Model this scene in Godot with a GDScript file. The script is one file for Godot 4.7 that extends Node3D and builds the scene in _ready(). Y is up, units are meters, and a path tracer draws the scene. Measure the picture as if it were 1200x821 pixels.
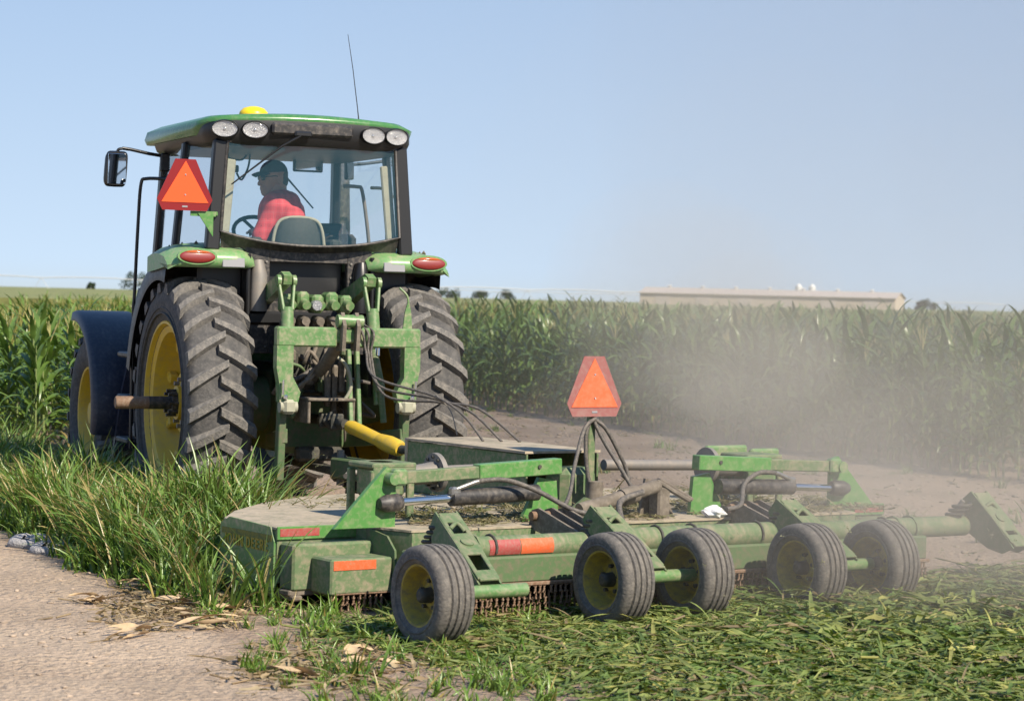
extends Node3D
# A tractor pulls a folding rotary mower along the edge of a maize field, on a dusty summer day.
# Units are metres; the camera stands at the origin, 1.68 m above the ground, and looks along -z.

const ROW_TURN := 22.3          # the maize rows and the tractor run this many degrees left of -z
const TRACTOR_AT := Vector3(-1.55, 0, -17.25)
const MOWER_AT := Vector3(1.32, 0, -12.86)
const MOWER_TURN := 35.0
var mats := {}
var rng := RandomNumberGenerator.new()
var names := {}

func _ready() -> void:
	rng.seed = 7
	set_camera_and_light()
	make_materials()
	make_ground()
	make_background()
	make_tractor()
	make_driver()
	make_mower()
	make_corn()
	make_grass()
	make_litter()
	make_dust()

func set_camera_and_light() -> void:
	var cam := Camera3D.new()
	cam.name = "camera"
	add_child(cam)
	cam.position = Vector3(0, 1.68, 0)
	cam.basis = Basis(Vector3.RIGHT, -atan(60.5 / 2800.0)) * Basis(Vector3.BACK, atan(0.025))
	cam.near = 0.1
	cam.far = 6000.0
	var lens := CameraAttributesPhysical.new()
	lens.frustum_focal_length = 24.0 / (2.0 * 410.5 / 2800.0)
	lens.frustum_focus_distance = 15.0
	lens.frustum_near = 0.1
	lens.frustum_far = 6000.0
	lens.exposure_aperture = 4.8
	cam.attributes = lens
	cam.current = true
	var env := Environment.new()
	env.background_mode = Environment.BG_SKY
	var sky_mat := ProceduralSkyMaterial.new()
	sky_mat.sky_top_color = Color(0.09, 0.195, 0.41).linear_to_srgb()
	sky_mat.sky_horizon_color = Color(0.41, 0.515, 0.63).linear_to_srgb()
	sky_mat.sky_curve = 0.15
	sky_mat.ground_bottom_color = Color(0.2, 0.17, 0.13).linear_to_srgb()
	sky_mat.ground_horizon_color = Color(0.45, 0.5, 0.5).linear_to_srgb()
	sky_mat.sun_angle_max = 12.0
	var sky := Sky.new()
	sky.sky_material = sky_mat
	env.sky = sky
	env.tonemap_mode = Environment.TONE_MAPPER_LINEAR
	env.tonemap_exposure = 1.58
	env.volumetric_fog_enabled = true
	env.volumetric_fog_density = 0.0
	env.sdfgi_enabled = true
	env.ssao_enabled = true
	env.ssil_enabled = true
	var we := WorldEnvironment.new()
	we.name = "world_environment"
	we.environment = env
	add_child(we)
	var sun := DirectionalLight3D.new()
	sun.name = "sun"
	sun.light_energy = 1.6
	sun.light_color = Color(1.0, 0.955, 0.88)
	sun.light_angular_distance = 0.53
	sun.shadow_enabled = true
	add_child(sun)
	var az := deg_to_rad(43.0)
	var el := deg_to_rad(41.0)
	sun.look_at_from_position(Vector3.ZERO, -Vector3(sin(az) * cos(el), sin(el), cos(az) * cos(el)))

# ---------------------------------------------------------------- helpers
func V(x: float, y: float, z: float) -> Vector3:
	return Vector3(x, y, z)

func mk() -> SurfaceTool:
	var st := SurfaceTool.new()
	st.begin(Mesh.PRIMITIVE_TRIANGLES)
	return st

func tri(st: SurfaceTool, a: Vector3, b: Vector3, c: Vector3, out: Vector3, g := -1) -> void:
	st.set_smooth_group(g)
	if (a - c).cross(a - b).dot(out) < 0.0:
		st.add_vertex(a); st.add_vertex(c); st.add_vertex(b)
	else:
		st.add_vertex(a); st.add_vertex(b); st.add_vertex(c)

func quad(st: SurfaceTool, a: Vector3, b: Vector3, c: Vector3, d: Vector3, out: Vector3, g := -1) -> void:
	tri(st, a, b, c, out, g)
	tri(st, a, c, d, out, g)

# a chamfered box
func box(st: SurfaceTool, c: Vector3, s: Vector3, bev := 0.006, b := Basis.IDENTITY) -> void:
	var h := s * 0.5
	bev = minf(bev, minf(h.x, minf(h.y, h.z)) * 0.6)
	var p := func(k: int, i: int, j: int, l: int) -> Vector3:
		var q := Vector3(i * (h.x - (0.0 if k == 0 else bev)), j * (h.y - (0.0 if k == 1 else bev)), l * (h.z - (0.0 if k == 2 else bev)))
		return c + b * q
	for s0 in [-1, 1]:
		quad(st, p.call(0, s0, -1, -1), p.call(0, s0, 1, -1), p.call(0, s0, 1, 1), p.call(0, s0, -1, 1), b.x * s0)
		quad(st, p.call(1, -1, s0, -1), p.call(1, 1, s0, -1), p.call(1, 1, s0, 1), p.call(1, -1, s0, 1), b.y * s0)
		quad(st, p.call(2, -1, -1, s0), p.call(2, 1, -1, s0), p.call(2, 1, 1, s0), p.call(2, -1, 1, s0), b.z * s0)
		for s1 in [-1, 1]:
			quad(st, p.call(0, s0, s1, -1), p.call(0, s0, s1, 1), p.call(1, s0, s1, 1), p.call(1, s0, s1, -1), b.x * s0 + b.y * s1)
			quad(st, p.call(0, s0, -1, s1), p.call(0, s0, 1, s1), p.call(2, s0, 1, s1), p.call(2, s0, -1, s1), b.x * s0 + b.z * s1)
			quad(st, p.call(1, -1, s0, s1), p.call(1, 1, s0, s1), p.call(2, 1, s0, s1), p.call(2, -1, s0, s1), b.y * s0 + b.z * s1)
			for s2 in [-1, 1]:
				tri(st, p.call(0, s0, s1, s2), p.call(1, s0, s1, s2), p.call(2, s0, s1, s2), b.x * s0 + b.y * s1 + b.z * s2)

# a box bar from one point to another; up is the direction of its height
func bar(st: SurfaceTool, a: Vector3, e: Vector3, w: float, h: float, up := Vector3.UP, bev := 0.005) -> void:
	var z := (e - a).normalized()
	var x := up.cross(z).normalized()
	var y := z.cross(x)
	box(st, (a + e) * 0.5, V(w, h, a.distance_to(e)), bev, Basis(x, y, z))

func tube(st: SurfaceTool, pts: Array, r, n := 10, caps := true) -> void:
	var rings := []
	var t: Vector3 = (pts[1] - pts[0]).normalized()
	var u := t.cross(Vector3.UP if absf(t.y) < 0.9 else Vector3.RIGHT).normalized()
	for i in pts.size():
		var a: Vector3 = pts[maxi(i - 1, 0)]
		var e: Vector3 = pts[mini(i + 1, pts.size() - 1)]
		t = (e - a).normalized()
		u = (u - t * u.dot(t)).normalized()
		var v := t.cross(u)
		var rr: float = r[i] if r is Array else r
		var ring := []
		for k in n:
			var f := TAU * k / n
			ring.append(pts[i] + (u * cos(f) + v * sin(f)) * rr)
		rings.append(ring)
	for i in pts.size() - 1:
		for k in n:
			var k2 := (k + 1) % n
			quad(st, rings[i][k], rings[i][k2], rings[i + 1][k2], rings[i + 1][k], rings[i][k] + rings[i][k2] + rings[i + 1][k2] + rings[i + 1][k] - 2.0 * pts[i] - 2.0 * pts[i + 1], 1)
	if caps:
		for k in n:
			tri(st, pts[0], rings[0][k], rings[0][(k + 1) % n], pts[0] - pts[1])
			tri(st, pts[-1], rings[-1][k], rings[-1][(k + 1) % n], pts[-1] - pts[-2])

func spline(pts: Array, n := 6) -> Array:
	var out := []
	for i in pts.size() - 1:
		var a: Vector3 = pts[maxi(i - 1, 0)]
		var b: Vector3 = pts[i]
		var c: Vector3 = pts[i + 1]
		var d: Vector3 = pts[mini(i + 2, pts.size() - 1)]
		for k in n:
			out.append(b.cubic_interpolate(c, a, d, float(k) / n))
	out.append(pts[-1])
	return out

# turns a profile of (radius, height) round the local y axis of xf; the outside is on the right of the way up
func lathe(st: SurfaceTool, prof: Array, n: int, xf := Transform3D.IDENTITY) -> void:
	var g := 2
	var last := Vector2.ZERO
	for i in prof.size() - 1:
		var p: Vector2 = prof[i]
		var q: Vector2 = prof[i + 1]
		var d := (q - p).normalized()
		if i > 0 and d.dot(last) < 0.8:
			g += 1
		last = d
		for k in n:
			var f0 := TAU * k / n
			var f1 := TAU * (k + 1) / n
			var fm := (f0 + f1) * 0.5
			var out := xf.basis * V(cos(fm) * d.y, -d.x, sin(fm) * d.y)
			var a := xf * V(cos(f0) * p.x, p.y, sin(f0) * p.x)
			var b := xf * V(cos(f1) * p.x, p.y, sin(f1) * p.x)
			var c := xf * V(cos(f1) * q.x, q.y, sin(f1) * q.x)
			var e := xf * V(cos(f0) * q.x, q.y, sin(f0) * q.x)
			if p.x < 1e-5:
				tri(st, a, c, e, out, g)
			elif q.x < 1e-5:
				tri(st, a, b, c, out, g)
			else:
				quad(st, a, b, c, e, out, g)

# a plate: a polygon in the local xy plane of xf, of thickness t along local z
func plate(st: SurfaceTool, poly: Array, t: float, xf := Transform3D.IDENTITY) -> void:
	var pk := PackedVector2Array(poly)
	var ids := Geometry2D.triangulate_polygon(pk)
	var h := t * 0.5
	for k in range(0, ids.size(), 3):
		for s in [-1, 1]:
			tri(st, xf * V(pk[ids[k]].x, pk[ids[k]].y, s * h), xf * V(pk[ids[k + 1]].x, pk[ids[k + 1]].y, s * h), xf * V(pk[ids[k + 2]].x, pk[ids[k + 2]].y, s * h), xf.basis.z * s)
	var ccw := not Geometry2D.is_polygon_clockwise(pk)
	for i in pk.size():
		var a := pk[i]
		var b := pk[(i + 1) % pk.size()]
		var o := Vector2(b.y - a.y, a.x - b.x) * (1.0 if ccw else -1.0)
		quad(st, xf * V(a.x, a.y, -h), xf * V(b.x, b.y, -h), xf * V(b.x, b.y, h), xf * V(a.x, a.y, h), xf.basis * V(o.x, o.y, 0))

# a sheet through rows of points
func sheet(st: SurfaceTool, rows: Array, out: Vector3, g := 1, closed := false) -> void:
	for i in rows.size() - 1:
		var m: int = rows[i].size()
		for k in (m if closed else m - 1):
			var k2 := (k + 1) % m
			quad(st, rows[i][k], rows[i][k2], rows[i + 1][k2], rows[i + 1][k], out, g)

# a closed loft through rings, outside away from its own axis
func loft(st: SurfaceTool, rings: Array, g := 1, caps := true) -> void:
	var mids := []
	for r in rings:
		var m := Vector3.ZERO
		for p in r:
			m += p
		mids.append(m / r.size())
	for i in rings.size() - 1:
		for k in rings[i].size():
			var k2: int = (k + 1) % rings[i].size()
			var q: Vector3 = (rings[i][k] + rings[i][k2] + rings[i + 1][k] + rings[i + 1][k2]) * 0.25
			quad(st, rings[i][k], rings[i][k2], rings[i + 1][k2], rings[i + 1][k], q - (mids[i] + mids[i + 1]) * 0.5, g)
	if caps:
		for k in rings[0].size():
			var k2: int = (k + 1) % rings[0].size()
			tri(st, mids[0], rings[0][k], rings[0][k2], mids[0] - mids[1])
			tri(st, mids[-1], rings[-1][k], rings[-1][k2], mids[-1] - mids[-2])

func obj(called: String, st: SurfaceTool, m: Material, parent: Node = self) -> MeshInstance3D:
	st.generate_normals()
	return put(called, st.commit(), m, parent)

func put(called: String, mesh: Mesh, m: Material, parent: Node = self) -> MeshInstance3D:
	var o := MeshInstance3D.new()
	o.mesh = mesh
	o.material_override = m
	add_named(called, o, parent)
	return o

func add_named(called: String, o: Node3D, parent: Node = self) -> void:
	if parent == self:
		var n: int = names.get(called, -1) + 1
		names[called] = n
		o.name = called if n == 0 else "%s_%03d" % [called, n]
		add_child(o)
	else:
		o.name = called
		parent.add_child(o, true)

func tag(o: Node, label: String, category: String, group := "", kind := "") -> void:
	if label: o.set_meta("label", label)
	if category: o.set_meta("category", category)
	if group: o.set_meta("group", group)
	if kind: o.set_meta("kind", kind)

func thing(called: String, label: String, category: String, at := Vector3.ZERO, turn := 0.0, group := "") -> Node3D:
	var o := Node3D.new()
	add_named(called, o)
	o.position = at
	o.rotation.y = deg_to_rad(turn)
	tag(o, label, category, group)
	return o

func part(called: String, parent: Node, at := Vector3.ZERO) -> Node3D:
	var o := Node3D.new()
	add_named(called, o, parent)
	o.position = at
	return o

# a place in the rows: w metres right of the camera's row line, s metres along it
func row_at(w: float, s: float) -> Vector3:
	var a := deg_to_rad(ROW_TURN)
	return V(cos(a) * w - sin(a) * s, 0, -sin(a) * w - cos(a) * s)

# how far a ground point lies from the middle of the view, in picture widths
func across(p: Vector3) -> float:
	return p.x / maxf(-p.z, 0.5) * 2800.0 / 1200.0

# ---------------------------------------------------------------- materials
func lin(r: float, g: float, b: float, a := 1.0) -> Color:
	var c := Color(r, g, b).linear_to_srgb()
	c.a = a
	return c

func noise_tex(sd: int, freq: float, stops: Array, oct := 5, size := 512, type := FastNoiseLite.TYPE_SIMPLEX_SMOOTH) -> NoiseTexture2D:
	var n := FastNoiseLite.new()
	n.seed = sd
	n.noise_type = type
	n.frequency = freq
	n.fractal_octaves = oct
	n.fractal_gain = 0.6
	var t := NoiseTexture2D.new()
	t.width = size
	t.height = size
	t.seamless = true
	t.noise = n
	if stops:
		var gr := Gradient.new()
		var offs := PackedFloat32Array()
		var cols := PackedColorArray()
		for s in stops:
			offs.append(s[0])
			cols.append(s[1])
		gr.offsets = offs
		gr.colors = cols
		t.color_ramp = gr
	return t

var grains := {}
func grain(d0: Color, d1: Color) -> NoiseTexture2D:
	var key := "%s %.2f" % [d1.to_html(false), d1.a]
	if not grains.has(key):
		grains[key] = noise_tex(77, 0.06, [[0.0, d0], [0.5, d0], [0.72, d1], [1.0, d1]], 4, 256)
	return grains[key]

func plain(c: Color, rough: float, metal := 0.0) -> StandardMaterial3D:
	var m := StandardMaterial3D.new()
	m.albedo_color = c
	m.roughness = rough
	m.metallic = metal
	return m

# paint, rubber or metal with patches of dust and dirt; share is about how much of it is dusty
func dusty(sd: int, c: Color, dust: Color, share: float, rough: float, metal := 0.0, scale := 1.6, world := false) -> StandardMaterial3D:
	var m := plain(Color.WHITE, rough, metal)
	var mid := c.lerp(dust, 0.35)
	var e := clampf(1.0 - share, 0.05, 0.95)
	m.albedo_texture = noise_tex(sd, 0.011, [[0.0, c.lerp(dust, share * 0.15)], [maxf(e - 0.34, 0.02), c.lerp(dust, share * 0.4)], [e, mid], [minf(e + 0.34, 0.98), c.lerp(dust, 0.8)], [1.0, c.lerp(dust, 0.9)]], 7)
	# a finer grain of dust over it
	m.detail_enabled = true
	m.detail_blend_mode = BaseMaterial3D.BLEND_MODE_MIX
	var d0 := dust
	d0.a = 0.0
	var d1 := dust
	d1.a = clampf(share * 0.9, 0.0, 0.5)
	m.detail_albedo = grain(d0, d1)
	m.uv1_triplanar = true
	m.uv1_world_triplanar = world
	m.uv1_scale = Vector3.ONE * scale
	return m

func bumpy(m: StandardMaterial3D, tex: Texture2D, cm: float) -> StandardMaterial3D:
	m.heightmap_enabled = true
	m.heightmap_texture = tex
	m.heightmap_scale = cm
	return m

func make_materials() -> void:
	var tan_dust := lin(0.36, 0.29, 0.21)
	var grey_dust := lin(0.25, 0.21, 0.17)
	var green := lin(0.055, 0.175, 0.042)
	var fine := noise_tex(90, 0.05, [], 4, 256)
	mats.green = dusty(1, green, tan_dust, 0.42, 0.42)
	mats.green_clean = dusty(2, lin(0.06, 0.2, 0.04), tan_dust, 0.22, 0.4)
	mats.green_dust = dusty(27, lin(0.055, 0.125, 0.042), lin(0.27, 0.215, 0.15), 0.5, 0.75)
	mats.green_fender = dusty(26, lin(0.08, 0.27, 0.07), tan_dust, 0.42, 0.38, 0.0, 2.2)
	mats.green_dirty = dusty(3, lin(0.045, 0.12, 0.036), lin(0.27, 0.215, 0.15), 0.5, 0.7)
	mats.deck_top = bumpy(dusty(4, lin(0.2, 0.185, 0.125), lin(0.4, 0.325, 0.24), 0.7, 0.9, 0.0, 0.9), fine, 0.6)
	mats.mud_brown = dusty(5, lin(0.085, 0.07, 0.052), grey_dust, 0.45, 0.85)
	mats.black = plain(lin(0.011, 0.011, 0.012), 0.38)
	mats.black_dusty = dusty(6, lin(0.012, 0.012, 0.014), grey_dust, 0.25, 0.5)
	mats.navy = dusty(7, lin(0.009, 0.011, 0.026), grey_dust, 0.10, 0.42)
	mats.dark_iron = dusty(8, lin(0.022, 0.024, 0.02), lin(0.11, 0.095, 0.07), 0.45, 0.7)
	mats.dark_green = dusty(9, lin(0.05, 0.13, 0.04), lin(0.16, 0.125, 0.085), 0.5, 0.7)
	mats.yellow = dusty(10, lin(0.66, 0.43, 0.015), lin(0.34, 0.25, 0.12), 0.34, 0.45)
	mats.yellow_worn = dusty(11, lin(0.5, 0.36, 0.02), lin(0.14, 0.115, 0.07), 0.55, 0.7, 0.0, 3.0)
	mats.yellow_clean = plain(lin(0.78, 0.55, 0.01), 0.35)
	mats.tyre = bumpy(dusty(12, lin(0.036, 0.036, 0.037), lin(0.15, 0.138, 0.125), 0.38, 0.85, 0.0, 2.0), fine, 0.35)
	mats.lug = bumpy(dusty(13, lin(0.075, 0.073, 0.071), lin(0.27, 0.24, 0.205), 0.42, 0.9, 0.0, 3.0), fine, 0.35)
	mats.tyre_small = bumpy(dusty(14, lin(0.062, 0.058, 0.055), lin(0.22, 0.195, 0.165), 0.45, 0.88, 0.0, 3.0), fine, 0.3)
	mats.steel = dusty(15, lin(0.42, 0.41, 0.4), lin(0.2, 0.17, 0.13), 0.35, 0.35, 0.75, 3.0)
	mats.chrome = plain(lin(0.7, 0.7, 0.7), 0.16, 1.0)
	mats.grey_metal = dusty(16, lin(0.16, 0.155, 0.15), grey_dust, 0.5, 0.6, 0.2)
	mats.rust = dusty(17, lin(0.15, 0.075, 0.04), lin(0.3, 0.23, 0.17), 0.5, 0.8, 0.2, 4.0)
	mats.rubber_hose = dusty(18, lin(0.03, 0.029, 0.028), grey_dust, 0.45, 0.7, 0.0, 4.0)
	mats.emblem_orange = plain(lin(0.72, 0.078, 0.008), 0.45)
	mats.emblem_orange_dusty = dusty(19, lin(0.7, 0.1, 0.03), lin(0.5, 0.18, 0.1), 0.35, 0.6)
	mats.emblem_red = plain(lin(0.2, 0.009, 0.009), 0.3)
	mats.emblem_red_dusty = dusty(20, lin(0.24, 0.07, 0.065), lin(0.27, 0.15, 0.13), 0.5, 0.55)
	mats.strip_red = dusty(21, lin(0.33, 0.03, 0.03), lin(0.28, 0.14, 0.11), 0.5, 0.5, 0.0, 5.0)
	mats.strip_orange = dusty(22, lin(0.7, 0.09, 0.02), lin(0.3, 0.2, 0.13), 0.3, 0.5, 0.0, 5.0)
	mats.lens_red = plain(lin(0.2, 0.012, 0.008), 0.12)
	mats.lens_red.clearcoat_enabled = true
	mats.lens_amber = plain(lin(0.42, 0.09, 0.02), 0.15)
	mats.reflector_grey = plain(lin(0.25, 0.25, 0.26), 0.35)
	mats.silver = bumpy(dusty(29, lin(0.2, 0.2, 0.21), lin(0.62, 0.62, 0.63), 0.55, 0.25, 0.3, 14.0), fine, 0.5)
	mats.roof_green = dusty(28, lin(0.035, 0.16, 0.04), tan_dust, 0.16, 0.24)
	mats.lamp_glass = plain(lin(0.9, 0.9, 0.92, 0.03), 0.05)
	mats.lamp_glass.transparency = BaseMaterial3D.TRANSPARENCY_ALPHA
	mats.glass = plain(lin(0.05, 0.17, 0.22, 0.13), 0.02)
	mats.glass.transparency = BaseMaterial3D.TRANSPARENCY_ALPHA
	mats.beige = dusty(23, lin(0.34, 0.34, 0.25), lin(0.25, 0.23, 0.17), 0.3, 0.7)
	mats.mirror = plain(lin(0.8, 0.82, 0.85), 0.03, 1.0)
	mats.seat_cloth = dusty(24, lin(0.03, 0.038, 0.035), lin(0.07, 0.07, 0.06), 0.3, 0.75, 0.0, 4.0)
	mats.skin = plain(lin(0.34, 0.17, 0.11), 0.55)
	mats.shirt = make_plaid()
	mats.jeans = plain(lin(0.03, 0.045, 0.09), 0.85)
	mats.cap = plain(lin(0.022, 0.022, 0.028), 0.85)
	mats.hair = plain(lin(0.05, 0.035, 0.025), 0.8)
	mats.shades = plain(lin(0.008, 0.008, 0.01), 0.1)
	mats.deck_text = plain(lin(0.33, 0.24, 0.02), 0.6)
	mats.decal_yellow = dusty(25, lin(0.26, 0.19, 0.012), lin(0.05, 0.09, 0.03), 0.5, 0.6, 0.0, 4.0)
	mats.white_scrap = plain(lin(0.75, 0.75, 0.75), 0.7)
	mats.barn_wall = dusty(30, lin(0.5, 0.42, 0.33), lin(0.44, 0.38, 0.3), 0.5, 0.8, 0.0, 0.1)
	mats.barn_roof = dusty(31, lin(0.43, 0.375, 0.325), lin(0.48, 0.425, 0.37), 0.5, 0.7, 0.0, 0.05)
	mats.barn_white = plain(lin(0.7, 0.7, 0.68), 0.6)
	mats.galvanised = plain(lin(0.5, 0.51, 0.52), 0.5, 0.3)
	mats.bark = plain(lin(0.09, 0.07, 0.05), 0.9)
	mats.stone = bumpy(dusty(32, lin(0.24, 0.235, 0.24), lin(0.36, 0.34, 0.33), 0.5, 0.85, 0.0, 4.0), fine, 1.0)
	mats.husk = dusty(33, lin(0.48, 0.36, 0.22), lin(0.3, 0.2, 0.11), 0.4, 0.8, 0.0, 6.0)
	mats.wire = plain(lin(0.015, 0.015, 0.016), 0.5)
	# foliage: copies bring their own tint
	mats.leaf_tint = foliage(Color.WHITE, true)
	mats.litter = foliage(Color.WHITE, true)
	mats.litter.roughness = 0.6
	mats.leaf_a = foliage(lin(0.13, 0.215, 0.046), false)
	mats.leaf_b = foliage(lin(0.155, 0.24, 0.056), false)
	mats.leaf_c = foliage(lin(0.11, 0.185, 0.04), false)
	mats.leaf_dry = foliage(lin(0.30, 0.235, 0.09), false)
	mats.stalk = plain(lin(0.15, 0.19, 0.06), 0.6)
	mats.tassel = plain(lin(0.38, 0.35, 0.14), 0.8)
	mats.tree_leaf = foliage(lin(0.03, 0.058, 0.02), false)
	mats.tree_leaf.roughness = 0.8

func foliage(c: Color, tinted: bool) -> StandardMaterial3D:
	var m := plain(c, 0.34)
	m.albedo_texture = noise_tex(60, 0.02, [[0.0, Color(0.72, 0.72, 0.72)], [0.5, Color(0.93, 0.93, 0.9)], [1.0, Color(1, 1, 1)]], 4, 256)
	m.uv1_triplanar = true
	m.uv1_world_triplanar = true
	m.uv1_scale = Vector3.ONE * 1.7
	m.vertex_color_use_as_albedo = tinted
	m.backlight_enabled = true
	m.backlight = lin(0.42, 0.5, 0.14)
	m.cull_mode = BaseMaterial3D.CULL_DISABLED
	return m

func make_plaid() -> StandardMaterial3D:
	var im := Image.create(128, 128, false, Image.FORMAT_RGB8)
	for y in 128:
		for x in 128:
			var u := (x % 32) / 32.0
			var v := (y % 32) / 32.0
			var d := 1.0 - 0.16 * float(u < 0.42) - 0.16 * float(v < 0.42)
			var c := Color(0.66, 0.075, 0.09) * maxf(d, 0.6)
			if (x % 32) == 22 or (y % 32) == 22:
				c = c.lerp(Color(0.5, 0.3, 0.3), 0.5)
			c.a = 1.0
			im.set_pixel(x, y, c.linear_to_srgb())
	var m := plain(Color.WHITE, 0.85)
	m.albedo_texture = ImageTexture.create_from_image(im)
	m.uv1_triplanar = true
	m.uv1_scale = Vector3.ONE * 4.0
	return m

# ---------------------------------------------------------------- ground and far things
const PATH_EDGE := [[-60.0, -70.0], [-5.2, -20.0], [-3.48, -16.4], [-2.86, -15.0], [-2.21, -13.4], [-1.73, -12.4], [-1.29, -11.2], [-0.96, -10.3], [-0.6, -9.7], [0.2, -8.6], [3.0, -5.0]]
var relief := FastNoiseLite.new()
var patch := FastNoiseLite.new()

# metres inside the bare earth track that runs along the lower left
func on_path(x: float, z: float) -> float:
	for i in PATH_EDGE.size() - 1:
		if x <= PATH_EDGE[i + 1][0] or i == PATH_EDGE.size() - 2:
			var t: float = (x - PATH_EDGE[i][0]) / (PATH_EDGE[i + 1][0] - PATH_EDGE[i][0])
			return z - lerpf(PATH_EDGE[i][1], PATH_EDGE[i + 1][1], t)
	return 0.0

func height_at(x: float, z: float) -> float:
	var near := smoothstep(-48.0, -40.0, z) * smoothstep(-16.0, -12.0, x) * (1.0 - smoothstep(13.0, 16.0, x))
	return near * (relief.get_noise_2d(x, z) * 0.035 + relief.get_noise_2d(x * 6.0, z * 6.0) * 0.012)

func make_ground() -> void:
	relief.seed = 3
	relief.frequency = 0.5
	relief.fractal_octaves = 4
	patch.seed = 11
	patch.frequency = 0.9
	patch.fractal_octaves = 5
	var xs := [-3000.0, -300.0, -60.0, -25.0, -16.0]
	for i in 176:
		xs.append(-12.0 + i * 0.15)
	xs.append_array([17.0, 25.0, 60.0, 300.0, 3000.0])
	var zs := [40.0, 10.0, 0.0, -4.0]
	var z := -7.0
	while z > -47.0:
		zs.append(z)
		z -= 0.1 if z > -19.0 else 0.35
	zs.append_array([-60.0, -100.0, -300.0, -1000.0, -4500.0])
	var verts := PackedVector3Array()
	var cols := PackedColorArray()
	var nor := PackedVector3Array()
	for zz in zs:
		for xx in xs:
			verts.append(V(xx, height_at(xx, zz), zz))
			nor.append(V(height_at(xx - 0.08, zz) - height_at(xx + 0.08, zz), 0.16, height_at(xx, zz - 0.08) - height_at(xx, zz + 0.08)).normalized())
			var d := on_path(xx, zz) + patch.get_noise_2d(xx * 1.4, zz * 1.4) * 0.7
			var k := smoothstep(-0.15, 0.35, d)
			var w := patch.get_noise_2d(xx * 0.6 + 40.0, zz * 0.6)
			var soil := Color(0.34, 0.25, 0.178).lerp(Color(0.26, 0.19, 0.13), smoothstep(-0.2, 0.4, w))
			cols.append(soil.lerp(Color(0.49, 0.375, 0.27).lerp(Color(0.41, 0.31, 0.22), smoothstep(-0.3, 0.4, w)), k))
	var idx := PackedInt32Array()
	var nx := xs.size()
	for j in zs.size() - 1:
		for i in nx - 1:
			var a := j * nx + i
			idx.append_array([a, a + nx, a + 1, a + 1, a + nx, a + nx + 1])
	var arr := []
	arr.resize(Mesh.ARRAY_MAX)
	arr[Mesh.ARRAY_VERTEX] = verts
	arr[Mesh.ARRAY_NORMAL] = nor
	arr[Mesh.ARRAY_COLOR] = cols
	arr[Mesh.ARRAY_INDEX] = idx
	var me := ArrayMesh.new()
	me.add_surface_from_arrays(Mesh.PRIMITIVE_TRIANGLES, arr)
	var m := plain(Color.WHITE, 0.95)
	m.vertex_color_use_as_albedo = true
	m.albedo_texture = noise_tex(40, 0.02, [[0.0, Color(0.72, 0.70, 0.68)], [0.45, Color(0.9, 0.9, 0.9)], [0.7, Color(0.97, 0.96, 0.95)], [1.0, Color(1, 1, 1)]], 6, 1024)
	m.uv1_triplanar = true
	m.uv1_world_triplanar = true
	m.uv1_scale = Vector3.ONE * 0.83
	bumpy(m, noise_tex(41, 0.018, [], 6, 1024), 2.2)
	var g := put("ground", me, m)
	g.set_meta("kind", "structure")

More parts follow.
